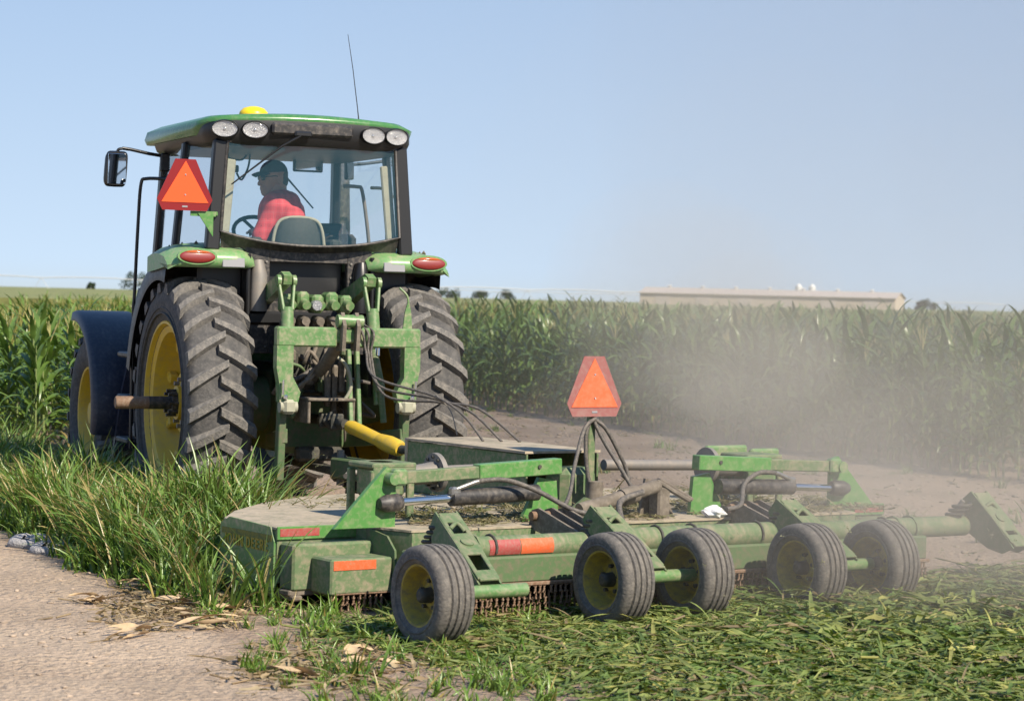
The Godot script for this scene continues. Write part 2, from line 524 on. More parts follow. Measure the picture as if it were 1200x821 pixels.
func make_background() -> void:
	# the top of the crops that stretch away behind the rows
	var xs := [-1500.0, -700.0, -300.0, -120.0, -60.0, -25.0, 0.0, 25.0, 60.0, 120.0, 300.0, 700.0, 1500.0]
	var zs := [-75.0, -90.0, -110.0, -140.0, -190.0, -200.0, -260.0, -350.0, -500.0, -700.0, -1000.0, -1500.0, -2600.0]
	var st := mk()
	for j in zs.size() - 1:
		for i in xs.size() - 1:
			st.set_color(Color(0.235, 0.24, 0.075))
			quad(st, V(xs[i], 1.32, zs[j]), V(xs[i + 1], 1.32, zs[j]), V(xs[i + 1], 1.32, zs[j + 1]), V(xs[i], 1.32, zs[j + 1]), Vector3.UP, 1)
	for i in xs.size() - 1:
		st.set_color(Color(0.235, 0.24, 0.075))
		quad(st, V(xs[i], 0, zs[0]), V(xs[i + 1], 0, zs[0]), V(xs[i + 1], 1.32, zs[0]), V(xs[i], 1.32, zs[0]), Vector3.BACK)
	var m := plain(Color.WHITE, 0.9)
	m.vertex_color_use_as_albedo = true
	m.albedo_texture = noise_tex(50, 0.03, [[0.0, Color(0.6, 0.62, 0.6)], [0.6, Color(0.95, 0.95, 0.95)], [1.0, Color(1, 1, 1)]], 6)
	m.uv1_triplanar = true
	m.uv1_scale = V(0.02, 0.02, 0.006)
	var f := obj("far_field", st, m)
	f.set_meta("kind", "structure")

	# long livestock barn
	var b := thing("barn", "long low tan barn with grey roof beyond the dusty corn", "barn", V(54, 0, -500), -19.0)
	st = mk()
	box(st, V(0, 1.85, 0), V(54, 3.7, 11), 0.05)
	obj("wall", st, mats.barn_wall, b)
	for k in 6:
		st = mk()
		box(st, V(-22.0 + k * 8.8, 1.5, 5.56), V(3.2, 2.9, 0.08), 0.02)
		obj("barn_door", st, mats.barn_roof, b)
	st = mk()
	for s in [-1, 1]:
		quad(st, V(-27.3, 3.75, s * 5.9), V(27.3, 3.75, s * 5.9), V(27.3, 4.95, 0), V(-27.3, 4.95, 0), V(0, 1, s))
		quad(st, V(-27.3, 3.6, s * 5.9), V(27.3, 3.6, s * 5.9), V(27.3, 4.8, 0), V(-27.3, 4.8, 0), V(0, -1, -s))
		quad(st, V(-27.3, 3.6, s * 5.9), V(27.3, 3.6, s * 5.9), V(27.3, 3.75, s * 5.9), V(-27.3, 3.75, s * 5.9), V(0, 0, s))
	obj("roof", st, mats.barn_roof, b)
	for s in [-1, 1]:
		st = mk()
		plate(st, [Vector2(-5.5, 3.7), Vector2(5.5, 3.7), Vector2(0, 4.79)], 0.15, Transform3D(Basis(Vector3.UP, PI / 2), V(s * 26.9, 0, 0)))
		obj("gable", st, mats.barn_wall, b)
	for k in 7:
		st = mk()
		lathe(st, [Vector2(0, 0), Vector2(0.4, 0), Vector2(0.4, 0.4), Vector2(0.7, 0.45), Vector2(0, 0.7)], 10, Transform3D(Basis(), V(-22.0 + k * 7.2, 4.85, 0)))
		obj("roof_vent", st, mats.barn_white, b)
	for k in 2:
		var bin := thing("feed_bin", "white feed bin standing behind the long tan barn", "feed bin", V(61.6 + k * 2.9, 0, -516), 0.0, "white feed bins behind the barn")
		st = mk()
		lathe(st, [Vector2(0, 1.2), Vector2(0.3, 1.2), Vector2(0.75, 2.4), Vector2(0.75, 5.9), Vector2(0.2, 6.5), Vector2(0, 6.5)], 16)
		obj("tank", st, mats.barn_white, bin)
		for q in 4:
			st = mk()
			tube(st, [V(cos(q * PI / 2 + 0.7) * 0.74, 0, sin(q * PI / 2 + 0.7) * 0.74), V(cos(q * PI / 2 + 0.7) * 0.74, 2.9, sin(q * PI / 2 + 0.7) * 0.74)], 0.07, 5)
			obj("leg", st, mats.galvanised, bin)

	pivot(V(-140, 0, -585), 8, 24.0, 4.0, 5.0, "galvanised sprinkler pivot beyond the corn ahead of the tractor")
	pivot(V(-60, 0, -880), 9, 27.0, 4.1, 2.0, "galvanised sprinkler pivot reaching toward the long tan barn")
	pivot(V(150, 0, -700), 5, 26.0, 3.4, 0.0, "galvanised sprinkler pivot behind the tree beside the barn")
	tree(-248.0, -1400.0, 5.5, 5.5, "small round tree alone on the far field by the pivot")
	tree(-160.0, -1010.0, 9.0, 15.0, "broad dark green tree beyond the tractor's front fender")
	tree(-33.0, -1200.0, 6.5, 14.0, "low dark tree beside the right rear tyre, over the corn")
	tree(-17.0, -1230.0, 5.6, 10.0, "small dark tree between two others over the corn")
	tree(-3.0, -1260.0, 6.5, 9.0, "dark pointed tree, last of three over the corn")
	tree(144.0, -840.0, 4.8, 10.5, "low dark tree standing just past the barn's end")

func pivot(at: Vector3, towers: int, gap: float, h: float, turn: float, label: String) -> void:
	var t := thing("irrigation_pivot", label, "irrigation pivot", at, turn)
	var st := mk()
	var pts := []
	for k in towers * 4 + 1:
		pts.append(V(k * gap / 4.0, h + 0.35 * sin(PI * (k % 4) / 4.0), 0))
	tube(st, pts, 0.16, 6)
	obj("pipe", st, mats.galvanised, t)
	for k in towers + 1:
		var tw := part("tower", t, V(k * gap, 0, 0))
		for s in [-1, 1]:
			st = mk()
			tube(st, [V(s * 2.4, 0.4, 0), V(0, h, 0)], 0.07, 5)
			obj("strut", st, mats.galvanised, tw)
			st = mk()
			lathe(st, [Vector2(0, -0.15), Vector2(0.6, -0.15), Vector2(0.6, 0.15), Vector2(0, 0.15)], 12, Transform3D(Basis(Vector3.RIGHT, PI / 2), V(s * 2.4, 0.6, 0)))
			obj("wheel", st, mats.black, tw)

func tree(x: float, z: float, h: float, w: float, label: String) -> void:
	var t := thing("tree", label, "tree", V(x, 0, z))
	var st := mk()
	tube(st, [V(0, 0, 0), V(0.1, h * 0.35, 0), V(0, h * 0.7, 0.1)], [0.35, 0.25, 0.08], 6)
	for k in 4:
		tube(st, [V(0, h * 0.3, 0), V(cos(k * 1.6) * w * 0.3, h * 0.6, sin(k * 1.6) * w * 0.3)], [0.16, 0.05], 5)
	obj("trunk", st, mats.bark, t)
	st = mk()
	var lobes := []
	for k in 11:
		lobes.append([V(rng.randf_range(-0.36, 0.36) * w, h * rng.randf_range(0.3, 0.82), rng.randf_range(-0.3, 0.3) * w), rng.randf_range(0.14, 0.24) * minf(w, h * 1.5)])
	for k in 1500:
		var l = lobes[k % 11]
		var d := V(rng.randfn(), rng.randfn(), rng.randfn()).normalized()
		var p: Vector3 = l[0] + d * l[1] * rng.randf_range(0.55, 1.05)
		if p.y < 0.4:
			continue
		var u := V(rng.randfn(), rng.randfn(), rng.randfn()).normalized() * 0.32
		var v := u.cross(d).normalized() * 0.2
		quad(st, p - u, p + v, p + u, p - v, d)
	obj("crown", st, mats.tree_leaf, t)

# ---------------------------------------------------------------- tractor
var lug_mesh := {}

func lug(side: int) -> ArrayMesh:
	if lug_mesh.has(side):
		return lug_mesh[side]
	# one bar of the tread: from the shoulder to just past the middle, over the curve of the tyre
	var st := mk()
	var rings := []
	for k in 6:
		var t := k / 5.0
		var x := lerpf(-0.238, 0.03, t)
		var ang := lerpf(-0.075, 0.105, pow(t, 0.9))
		var wide := lerpf(0.082, 0.06, t)
		var top := 0.897 - 0.05 * pow(1.0 - t, 4.0)
		var foot: float = 0.838 if k > 0 else 0.78
		var ring := []
		for c in [[-0.72, foot], [-0.4, top], [0.4, top], [0.72, foot]]:
			var f: float = ang + c[0] * wide / 0.88
			ring.append(V(x * side * -1.0, c[1] * sin(f), c[1] * cos(f)))
		rings.append(ring)
	loft(st, rings, -1)
	st.generate_normals()
	lug_mesh[side] = st.commit()
	return lug_mesh[side]

func rear_wheel(parent: Node3D, side: int) -> void:
	var w := part("rear_wheel", parent, V(side * 0.77, 0.885, 0))
	var ax := Transform3D(Basis(Vector3.BACK, -PI / 2), Vector3.ZERO)   # local y becomes +x
	var st := mk()
	lathe(st, [Vector2(0.53, -0.17), Vector2(0.56, -0.192), Vector2(0.60, -0.214), Vector2(0.66, -0.233), Vector2(0.72, -0.238), Vector2(0.78, -0.228), Vector2(0.82, -0.208), Vector2(0.838, -0.18), Vector2(0.85, -0.09), Vector2(0.853, 0), Vector2(0.85, 0.09), Vector2(0.838, 0.18), Vector2(0.82, 0.208), Vector2(0.78, 0.228), Vector2(0.72, 0.238), Vector2(0.66, 0.233), Vector2(0.60, 0.214), Vector2(0.56, 0.192), Vector2(0.53, 0.17)], 72, ax)
	for r in [0.625, 0.665]:
		for s in [-1, 1]:
			lathe(st, [Vector2(r, s * 0.212), Vector2(r + 0.004, s * 0.24), Vector2(r + 0.012, s * 0.24), Vector2(r + 0.016, s * 0.215)] if s < 0 else [Vector2(r + 0.016, 0.215), Vector2(r + 0.012, 0.24), Vector2(r + 0.004, 0.24), Vector2(r, 0.212)], 72, ax)
	obj("tyre", st, mats.tyre, w)
	for k in 25:
		for s in [-1, 1]:
			var l := put("lug", lug(s), mats.lug, w)
			l.rotation.x = -TAU * (k + (0.5 if s > 0 else 0.0)) / 25.0
	st = mk()
	var o := float(side)
	var prof := [Vector2(0.585, 0.198), Vector2(0.578, 0.212), Vector2(0.56, 0.212), Vector2(0.545, 0.18), Vector2(0.50, 0.165), Vector2(0.485, 0.12), Vector2(0.47, 0.03), Vector2(0.44, -0.02), Vector2(0.40, -0.03), Vector2(0.33, 0.0), Vector2(0.24, 0.035), Vector2(0.215, 0.075), Vector2(0.0, 0.075)]
	var inner := [Vector2(0.0, 0.05), Vector2(0.2, 0.05), Vector2(0.33, -0.03), Vector2(0.44, -0.05), Vector2(0.49, -0.12), Vector2(0.545, -0.18), Vector2(0.56, -0.212), Vector2(0.585, -0.198)]
	var use := []
	for q in prof + inner:
		use.append(Vector2(q.x, q.y * o))
	if side > 0:
		use.reverse()
	lathe(st, use, 64, ax)
	obj("rim", st, mats.yellow, w)
	st = mk()
	tube(st, [V(o * 0.06, 0, 0), V(o * 0.12, 0, 0)], 0.12, 24)
	obj("hub", st, mats.yellow, w)
	for k in 10:
		var f := TAU * k / 10.0
		st = mk()
		tube(st, [V(o * 0.07, cos(f) * 0.165, sin(f) * 0.165), V(o * 0.11, cos(f) * 0.165, sin(f) * 0.165)], 0.017, 6)
		obj("wheel_bolt", st, mats.grey_metal, w)
	for k in 8:
		var f := TAU * (k + 0.5) / 8.0
		st = mk()
		box(st, V(o * 0.045, cos(f) * 0.43, sin(f) * 0.43), V(0.07, 0.09, 0.07), 0.012, Basis(Vector3.RIGHT, f))
		obj("rim_lug", st, mats.yellow, w)
	st = mk()
	tube(st, [V(o * 0.1, 0, 0), V(o * 0.32, 0, 0)], 0.046, 18)
	tube(st, [V(o * 0.115, 0, 0), V(o * 0.16, 0, 0)], 0.085, 12)
	obj("axle_sleeve", st, mats.black_dusty, w)
	for k in 8:
		var f := TAU * k / 8.0
		st = mk()
		tube(st, [V(o * 0.1, cos(f) * 0.085, sin(f) * 0.085), V(o * 0.19, cos(f) * 0.085, sin(f) * 0.085)], 0.013, 6)
		obj("clamp_bolt", st, mats.black_dusty, w)
	st = mk()
	tube(st, [V(o * 0.3, 0, 0), V(o * 0.545, 0, 0), V(o * 0.555, 0, 0)], [0.045, 0.045, 0.038], 18)
	obj("axle_bar", st, mats.rust, w)

func front_wheel(parent: Node3D, side: int) -> void:
	var w := part("front_wheel", parent, V(side * 0.78, 0.665, -2.72))
	var ax := Transform3D(Basis(Vector3.BACK, -PI / 2), Vector3.ZERO)
	var st := mk()
	lathe(st, [Vector2(0.36, -0.13), Vector2(0.39, -0.16), Vector2(0.47, -0.185), Vector2(0.56, -0.18), Vector2(0.605, -0.16), Vector2(0.625, -0.06), Vector2(0.628, 0.0), Vector2(0.625, 0.06), Vector2(0.605, 0.16), Vector2(0.56, 0.18), Vector2(0.47, 0.185), Vector2(0.39, 0.16), Vector2(0.36, 0.13)], 56, ax)
	obj("tyre", st, mats.tyre, w)
	for k in 19:
		for s in [-1, 1]:
			var l := put("lug", lug(s), mats.lug, w)
			l.scale = V(0.78, 0.745, 0.745)
			l.rotation.x = -TAU * (k + (0.5 if s > 0 else 0.0)) / 19.0
	st = mk()
	var o := float(side)
	var use := []
	for q in [Vector2(0.385, 0.135), Vector2(0.375, 0.15), Vector2(0.36, 0.145), Vector2(0.335, 0.1), Vector2(0.32, 0.0), Vector2(0.28, -0.04), Vector2(0.16, 0.0), Vector2(0.14, 0.06), Vector2(0.0, 0.06), Vector2(0, 0.04), Vector2(0.28, -0.06), Vector2(0.36, -0.145), Vector2(0.385, -0.135)]:
		use.append(Vector2(q.x, q.y * o))
	if side > 0:
		use.reverse()
	lathe(st, use, 48, ax)
	obj("rim", st, mats.yellow, w)
	st = mk()
	tube(st, [V(o * 0.05, 0, 0), V(o * 0.13, 0, 0)], 0.085, 18)
	obj("hub", st, mats.yellow, w)

# a mudguard bent over a wheel: an arc round x with the cross section given as (x, extra radius)
func arc_guard(called: String, parent: Node3D, c: Vector3, r: float, a0: float, a1: float, section: Array, m: Material, thick := 0.014) -> MeshInstance3D:
	var st := mk()
	var rows := [[], []]
	for k in 19:
		var f := deg_to_rad(lerpf(a0, a1, k / 18.0))
		for side in 2:
			var ring := []
			for q in section:
				var rr: float = r + q[1] - side * thick
				ring.append(c + V(q[0], rr * sin(f), rr * cos(f)))
			rows[side].append(ring)
	for side in 2:
		for i in 18:
			for k in section.size() - 1:
				var a: Vector3 = rows[side][i][k]
				var b: Vector3 = rows[side][i][k + 1]
				var e: Vector3 = rows[side][i + 1][k + 1]
				var d: Vector3 = rows[side][i + 1][k]
				var mid := (a + e) * 0.5
				var out := V(0, mid.y - c.y, mid.z - c.z).normalized() * 0.2
				if absf(b.x - a.x) < 0.03:
					out = V((section[-1][0] + section[0][0]) * 0.5 - c.x, 0, 0)
					out.x = signf(mid.x - (section[0][0] + section[-1][0]) * 0.5 - c.x)
				quad(st, a, b, e, d, out * (1.0 if side == 0 else -1.0), 1 + side)
	for i in 18:
		for k in [0, section.size() - 1]:
			quad(st, rows[0][i][k], rows[0][i + 1][k], rows[1][i + 1][k], rows[1][i][k], V(1 if k else -1, 0, 0))
	for i in [0, 18]:
		for k in section.size() - 1:
			quad(st, rows[0][i][k], rows[0][i][k + 1], rows[1][i][k + 1], rows[1][i][k], V(0, -1, 0))
	return obj(called, st, m, parent)

func emblem(called: String, parent: Node3D, at: Vector3, size: float, orange: Material, red: Material, turn := 0.0, tilt := 0.0) -> void:
	var e := part(called, parent, at)
	e.rotation = V(tilt, turn, 0)
	var k := size / 0.36
	# red border: a triangle with cut corners, then the orange triangle set proud of it
	var st := mk()
	plate(st, [Vector2(-0.075, 0.36) * k, Vector2(-0.203, 0.078) * k, Vector2(-0.163, 0) * k, Vector2(0.163, 0) * k, Vector2(0.203, 0.078) * k, Vector2(0.075, 0.36) * k], 0.004)
	obj("border", st, red, e)
	st = mk()
	plate(st, [Vector2(0, 0.348) * k, Vector2(-0.172, 0.056) * k, Vector2(0.172, 0.056) * k], 0.004, Transform3D(Basis(), V(0, 0, 0.0045)))
	obj("triangle", st, orange, e)
	for y in [0.11, 0.25]:
		st = mk()
		tube(st, [V(0.0, y * k, 0), V(0, y * k, 0.011)], 0.006, 8)
		obj("rivet", st, mats.silver, e)
	st = mk()
	box(st, V(0, 0.027 * k, 0.0035), V(0.04, 0.012, 0.003), 0.001)
	obj("maker_plate", st, mats.reflector_grey, e)

func oval(cx: float, cy: float, rx: float, ry: float, n := 24) -> Array:
	var a := []
	for k in n:
		a.append(Vector2(cx + cos(TAU * k / n) * rx, cy + sin(TAU * k / n) * ry))
	return a

func dome(st: SurfaceTool, c: Vector3, r: Vector3, n := 20, m := 6, b := Basis.IDENTITY) -> void:
	# half an ellipsoid that bulges along local +z
	var rings := []
	for j in m + 1:
		var e := PI / 2 * j / m
		var ring := []
		for k in n:
			ring.append(c + b * V(cos(TAU * k / n) * r.x * cos(e), sin(TAU * k / n) * r.y * cos(e), sin(e) * r.z))
		rings.append(ring)
	for j in m:
		for k in n:
			var k2 := (k + 1) % n
			var mid: Vector3 = (rings[j][k] + rings[j + 1][k2]) * 0.5 - c
			if j == m - 1:
				tri(st, rings[j][k], rings[j][k2], rings[m][0], mid, 1)
			else:
				quad(st, rings[j][k], rings[j][k2], rings[j + 1][k2], rings[j + 1][k], mid, 1)

func pane(called: String, parent: Node3D, pts: Array, inset := 0.0) -> void:
	var st := mk()
	var mid := Vector3.ZERO
	for p in pts:
		mid += p
	mid /= pts.size()
	var n: Vector3 = (pts[1] - pts[0]).cross(pts[2] - pts[0]).normalized()
	for i in pts.size():
		tri(st, mid + n * inset, pts[i] + n * inset, pts[(i + 1) % pts.size()] + n * inset, n, 1)
	obj(called, st, mats.glass, parent)

func make_tractor() -> void:
	var t := thing("tractor", "green tractor with yellow rims and glass cab towing the mower", "tractor", TRACTOR_AT, ROW_TURN)
	for s in [-1, 1]:
		rear_wheel(t, s)
		front_wheel(t, s)
	var st := mk()
	# rear axle housing and gearbox
	box(st, V(0, 0.86, -0.25), V(0.5, 0.62, 1.3), 0.05)
	tube(st, [V(-0.62, 0.885, 0), V(-0.3, 0.885, 0), V(0.3, 0.885, 0), V(0.62, 0.885, 0)], [0.13, 0.2, 0.2, 0.13], 18)
	obj("axle_housing", st, mats.dark_green, t)
	st = mk()
	box(st, V(0, 0.85, -1.9), V(0.46, 0.5, 2.2), 0.05)
	tube(st, [V(-0.65, 0.665, -2.72), V(0.65, 0.665, -2.72)], 0.09, 12)
	obj("chassis", st, mats.dark_green, t)
	# bonnet
	st = mk()
	var rings := []
	for q in [[-1.45, 0.42, 1.95], [-1.9, 0.43, 1.93], [-2.8, 0.4, 1.82], [-3.4, 0.34, 1.66], [-3.6, 0.26, 1.5]]:
		rings.append([V(-q[1], 1.05, q[0]), V(q[1], 1.05, q[0]), V(q[1], q[2] - 0.16, q[0]), V(q[1] - 0.06, q[2] - 0.05, q[0]), V(q[1] - 0.16, q[2], q[0]), V(-q[1] + 0.16, q[2], q[0]), V(-q[1] + 0.06, q[2] - 0.05, q[0]), V(-q[1], q[2] - 0.16, q[0])])
	loft(st, rings, -1)
	obj("bonnet", st, mats.green_clean, t)
	st = mk()
	tube(st, [V(0.84, 1.3, -1.66), V(0.84, 2.2, -1.66), V(0.84, 2.95, -1.66)], [0.085, 0.085, 0.06], 14)
	obj("exhaust_stack", st, mats.black_dusty, t)
	# fuel tank, steps and toolbox on the left, tank on the right
	st = mk()
	box(st, V(-0.62, 0.95, -1.25), V(0.36, 0.72, 0.95), 0.07)
	obj("fuel_tank", st, mats.black_dusty, t)
	st = mk()
	box(st, V(0.6, 0.95, -1.25), V(0.34, 0.7, 0.95), 0.07)
	obj("battery_box", st, mats.black_dusty, t)
	for k in 3:
		st = mk()
		box(st, V(-0.9, 0.55 + k * 0.32, -1.12), V(0.24, 0.04, 0.36), 0.01)
		obj("step", st, mats.black_dusty, t)
	st = mk()
	tube(st, [V(-0.99, 0.5, -0.93), V(-0.99, 1.4, -0.93)], 0.014, 6)
	obj("step_rail", st, mats.black, t)
	# front mudguards
	for s in [-1, 1]:
		var sec := [[-0.26, -0.07], [-0.25, -0.012], [-0.22, 0.0], [0.18, 0.0], [0.2, -0.01], [0.21, -0.06]]
		if s > 0:
			sec = [[-0.21, -0.06], [-0.2, -0.01], [-0.18, 0.0], [0.22, 0.0], [0.25, -0.012], [0.26, -0.07]]
		arc_guard("front_mudguard", t, V(s * 0.8, 0.7, -2.72), 0.80, -12.0, 97.0, sec, mats.navy)
		st = mk()
		bar(st, V(s * 0.5, 0.8, -2.72), V(s * 0.62, 1.42, -2.55), 0.06, 0.04)
		obj("mudguard_bracket", st, mats.black, t)
	# dark panel between mudguard and step
	st = mk()
	plate(st, [Vector2(-0.92, 0.42), Vector2(-0.5, 0.42), Vector2(-0.5, 1.46), Vector2(-0.7, 1.47), Vector2(-0.78, 1.3), Vector2(-0.86, 0.9)], 0.05, Transform3D(Basis(), V(0, 0, -1.82)))
	obj("side_shield", st, mats.navy, t)
	st = mk()
	tube(st, [V(-0.70, 1.45, -1.85), V(-0.70, 1.58, -1.85), V(-0.68, 1.68, -1.85)], [0.075, 0.06, 0.058], 14)
	obj("filler_neck", st, mats.black, t)
	cab(t)
	fenders(t)
	hitch(t)

func fenders(t: Node3D) -> void:
	for s in [-1, 1]:
		# inner wheel arch: black sheet over the tyre, from in front of it to the lamp pod
		var sec := [[-0.27, -0.13], [-0.265, -0.03], [-0.24, 0.0], [0.28, 0.0], [0.3, -0.02]]
		if s > 0:
			sec = [[-0.3, -0.02], [-0.28, 0.0], [0.24, 0.0], [0.265, -0.03], [0.27, -0.13]]
		arc_guard("wheel_arch", t, V(s * 0.76, 0.9, -0.03), 1.0, 78.0, 168.0, sec, mats.black_dusty, 0.02)
		# inner wall between tyre and cab
		var st := mk()
		box(st, V(s * 0.46, 1.45, -0.15), V(0.03, 1.0, 0.9), 0.01)
		obj("inner_fender", st, mats.black, t)
		# green fender top with a rounded nose: lofted across x
		st = mk()
		var rings := []
		for k in 9:
			var u := k / 8.0
			var x := lerpf(0.42, 1.045, u)
			var edge := sqrt(maxf(0.0, 1.0 - pow(absf(u * 2.0 - 1.0), 5.0)))
			var drop := 0.055 * pow(maxf(0.0, u - 0.45) / 0.55, 2.0) + 0.015 * pow(maxf(0.0, 0.3 - u) / 0.3, 2.0)
			var zr := 0.30 + 0.08 * edge
			var top := 2.0 - drop - 0.03 * (1.0 - edge)
			rings.append([V(s * x, top - 0.0, -0.3), V(s * x, top + 0.02, -0.18), V(s * x, top + 0.025, 0.0), V(s * x, top + 0.0, 0.18), V(s * x, top - 0.045, zr - 0.035), V(s * x, top - 0.09, zr), V(s * x, 1.845 + 0.01 * (1.0 - edge), zr - 0.02), V(s * x, 1.845, zr - 0.09), V(s * x, top - 0.09, 0.0), V(s * x, top - 0.11, -0.3)])
		loft(st, rings, 1)
		var f := obj("fender", st, mats.green_fender, t)
		# tail lamp and grey reflector on the rear face
		var face := V(s * 0.855, 1.918, 0.352)
		var b := Basis(Vector3.RIGHT, -0.12)
		st = mk()
		plate(st, oval(0, 0, 0.142, 0.058), 0.03, Transform3D(b, face + V(0, 0, 0.012)))
		obj("lamp_bezel", st, mats.green_clean, f)
		st = mk()
		dome(st, face + V(0, 0.0, 0.027), V(0.128, 0.047, 0.022), 24, 6, b)
		obj("tail_lamp", st, mats.lens_red, f)
		st = mk()
		dome(st, face + V(-0.0, 0.03, 0.032), V(0.085, 0.013, 0.018), 20, 5, b)
		obj("indicator_lens", st, mats.lens_amber, f)
		st = mk()
		box(st, V(s * 0.595, 1.883, 0.372), V(0.16, 0.066, 0.016), 0.004, b)
		obj("rear_reflector", st, mats.reflector_grey, f)
		# crumbs of earth and chaff that lie on the fender
		st = mk()
		for k in (46 if s > 0 else 12):
			var x := rng.randf_range(0.47, 0.99)
			var z := rng.randf_range(-0.2, 0.22)
			var drop := 0.055 * pow(maxf(0.0, (x - 0.42) / 0.625 - 0.45) / 0.55, 2.0)
			var r := rng.randf_range(0.006, 0.016)
			var y := 2.018 - drop - (0.03 if z > 0.1 else 0.0)
			tube(st, [V(s * x - r, y - 0.006, z), V(s * x, y + r * 0.7, z + r * 0.3), V(s * x + r, y - 0.006, z + r * 0.5)], [r * 0.5, r, r * 0.4], 5)
		var crumbs := obj("earth_crumbs", st, mats.mud_brown, f)
		crumbs.set_meta("kind", "stuff")

func cab(t: Node3D) -> void:
	var st := mk()
	# lower rear wall with its recess
	var wall := [[-0.47, 1.25, -0.29, 2.0], [0.29, 1.25, 0.47, 2.0], [-0.29, 1.9, 0.29, 2.0], [-0.29, 1.25, 0.29, 1.62]]
	for q in wall:
		box(st, V((q[0] + q[2]) * 0.5, (q[1] + q[3]) * 0.5, 0.2), V(q[2] - q[0] + 0.004, q[3] - q[1] + 0.004, 0.06), 0.006)
	obj("rear_wall", st, mats.black_dusty, t)
	st = mk()
	box(st, V(0, 1.76, 0.1), V(0.56, 0.28, 0.03), 0.004)
	obj("recess_panel", st, mats.black, t)
	for s in [-1, 1]:
		st = mk()
		tube(st, [V(s * 0.38, 1.55, 0.26), V(s * 0.38, 1.8, 0.27), V(s * 0.385, 1.9, 0.24)], [0.062, 0.06, 0.045], 14)
		obj("breather_cover", st, mats.grey_metal if s < 0 else mats.black, t)
	for s in [-1, 1]:
		for k in 7:
			st = mk()
			tube(st, [V(s * 0.315, 1.3 + k * 0.1, 0.225), V(s * 0.315, 1.3 + k * 0.1, 0.24)], 0.009, 6)
			obj("wall_bolt", st, mats.grey_metal, t)
	# floor and wheel-arch boxes of the cab
	st = mk()
	box(st, V(0, 1.5, -0.6), V(0.9, 0.1, 1.7), 0.02)
	box(st, V(-0.62, 1.75, -0.3), V(0.34, 0.3, 0.9), 0.03)
	box(st, V(0.62, 1.75, -0.3), V(0.34, 0.3, 0.9), 0.03)
	obj("cab_floor", st, mats.black, t)
	# key points of the glass house
	var rb := V(0.70, 2.09, 0.25)
	var rt := V(0.645, 2.745, 0.22)
	var bb := V(0.84, 1.86, -0.36)
	var bt := V(0.765, 2.75, -0.36)
	var ab := V(0.72, 1.62, -1.42)
	var at := V(0.68, 2.76, -1.3)
	var mir := func(p: Vector3, s: int) -> Vector3: return V(p.x * s, p.y, p.z)
	for s in [-1, 1]:
		st = mk()
		bar(st, mir.call(rb, s) + V(s * 0.02, -0.12, -0.01), mir.call(rt, s) + V(s * 0.02, 0, -0.01), 0.1, 0.08, Vector3.BACK, 0.012)
		obj("rear_pillar", st, mats.black, t)
		st = mk()
		bar(st, mir.call(bb, s), mir.call(bt, s), 0.05, 0.075, Vector3.BACK, 0.012)
		obj("middle_pillar", st, mats.black, t)
		st = mk()
		bar(st, mir.call(ab, s), mir.call(at, s), 0.06, 0.09, Vector3.BACK, 0.012)
		obj("front_pillar", st, mats.black, t)
		st = mk()
		bar(st, mir.call(bb, s), mir.call(ab, s), 0.05, 0.06)
		bar(st, mir.call(rb, s) + V(0, -0.1, 0), mir.call(bb, s), 0.05, 0.06)
		obj("sill_rail", st, mats.black, t)
		# light lining of the pillars inside
		st = mk()
		bar(st, mir.call(rb, s) + V(-s * 0.075, -0.02, -0.05), mir.call(rt, s) + V(-s * 0.07, -0.13, -0.05), 0.075, 0.03, Vector3.BACK, 0.01)
		obj("pillar_lining", st, mats.beige, t)
		pane("quarter_window", t, [mir.call(rb, s), mir.call(bb, s), mir.call(bt, s), mir.call(rt, s)])
		pane("side_window", t, [mir.call(bb, s), mir.call(ab, s), mir.call(at, s), mir.call(bt, s)])
		# grab rail and door handle outside
		st = mk()
		var rail := [V(s * 0.80, 2.50, -0.78), V(s * 0.93, 2.50, -0.86), V(s * 0.965, 2.46, -0.88), V(s * 0.975, 2.2, -0.9), V(s * 0.985, 1.7, -0.92), V(s * 0.985, 1.45, -0.92), V(s * 0.88, 1.38, -0.9)]
		tube(st, spline(rail, 5), 0.013, 8)
		obj("grab_rail", st, mats.black, t)
		# mirror on its arm
		st = mk()
		tube(st, [V(s * 0.7, 2.685, -1.15), V(s * 0.85, 2.70, -1.12), V(s * 1.0, 2.725, -1.1), V(s * 1.06, 2.73, -1.1)], 0.013, 8)
		tube(st, spline([V(s * 1.04, 2.73, -1.1), V(s * 1.09, 2.72, -1.1), V(s * 1.1, 2.68, -1.1)], 4), 0.011, 7)
		box(st, V(s * 0.73, 2.64, -1.12), V(0.07, 0.14, 0.05), 0.01)
		obj("mirror_arm", st, mats.black, t)
		var mi := part("mirror", t, V(s * 1.105, 2.575, -1.1))
		mi.rotation.y = -s * 0.12
		st = mk()
		var shell_rings := []
		for q in [[0.0, 0.9], [-0.02, 1.0], [-0.06, 0.9], [-0.075, 0.6]]:
			var ring := []
			for k in 24:
				var f := TAU * k / 24.0
				var cx: float = signf(cos(f)) * pow(absf(cos(f)), 0.35) * 0.088 * q[1]
				var cy: float = signf(sin(f)) * pow(absf(sin(f)), 0.35) * 0.135 * q[1]
				ring.append(V(cx + cy * 0.06, cy, q[0] + 0.02))
			shell_rings.append(ring)
		loft(st, shell_rings, 1)
		obj("shell", st, mats.black, mi)
		st = mk()
		box(st, V(0, 0, 0.022), V(0.14, 0.225, 0.006), 0.002)
		obj("mirror_glass", st, mats.mirror, mi)
	# rear window: bowed lower edge, black frame and pane
	var low := []
	for k in 13:
		var u := k / 12.0 * 2.0 - 1.0
		low.append(V(u * 0.665, 2.015 + 0.085 * pow(absf(u), 2.2), 0.275 + 0.05 * (1.0 - u * u)))
	var edge := low.duplicate()
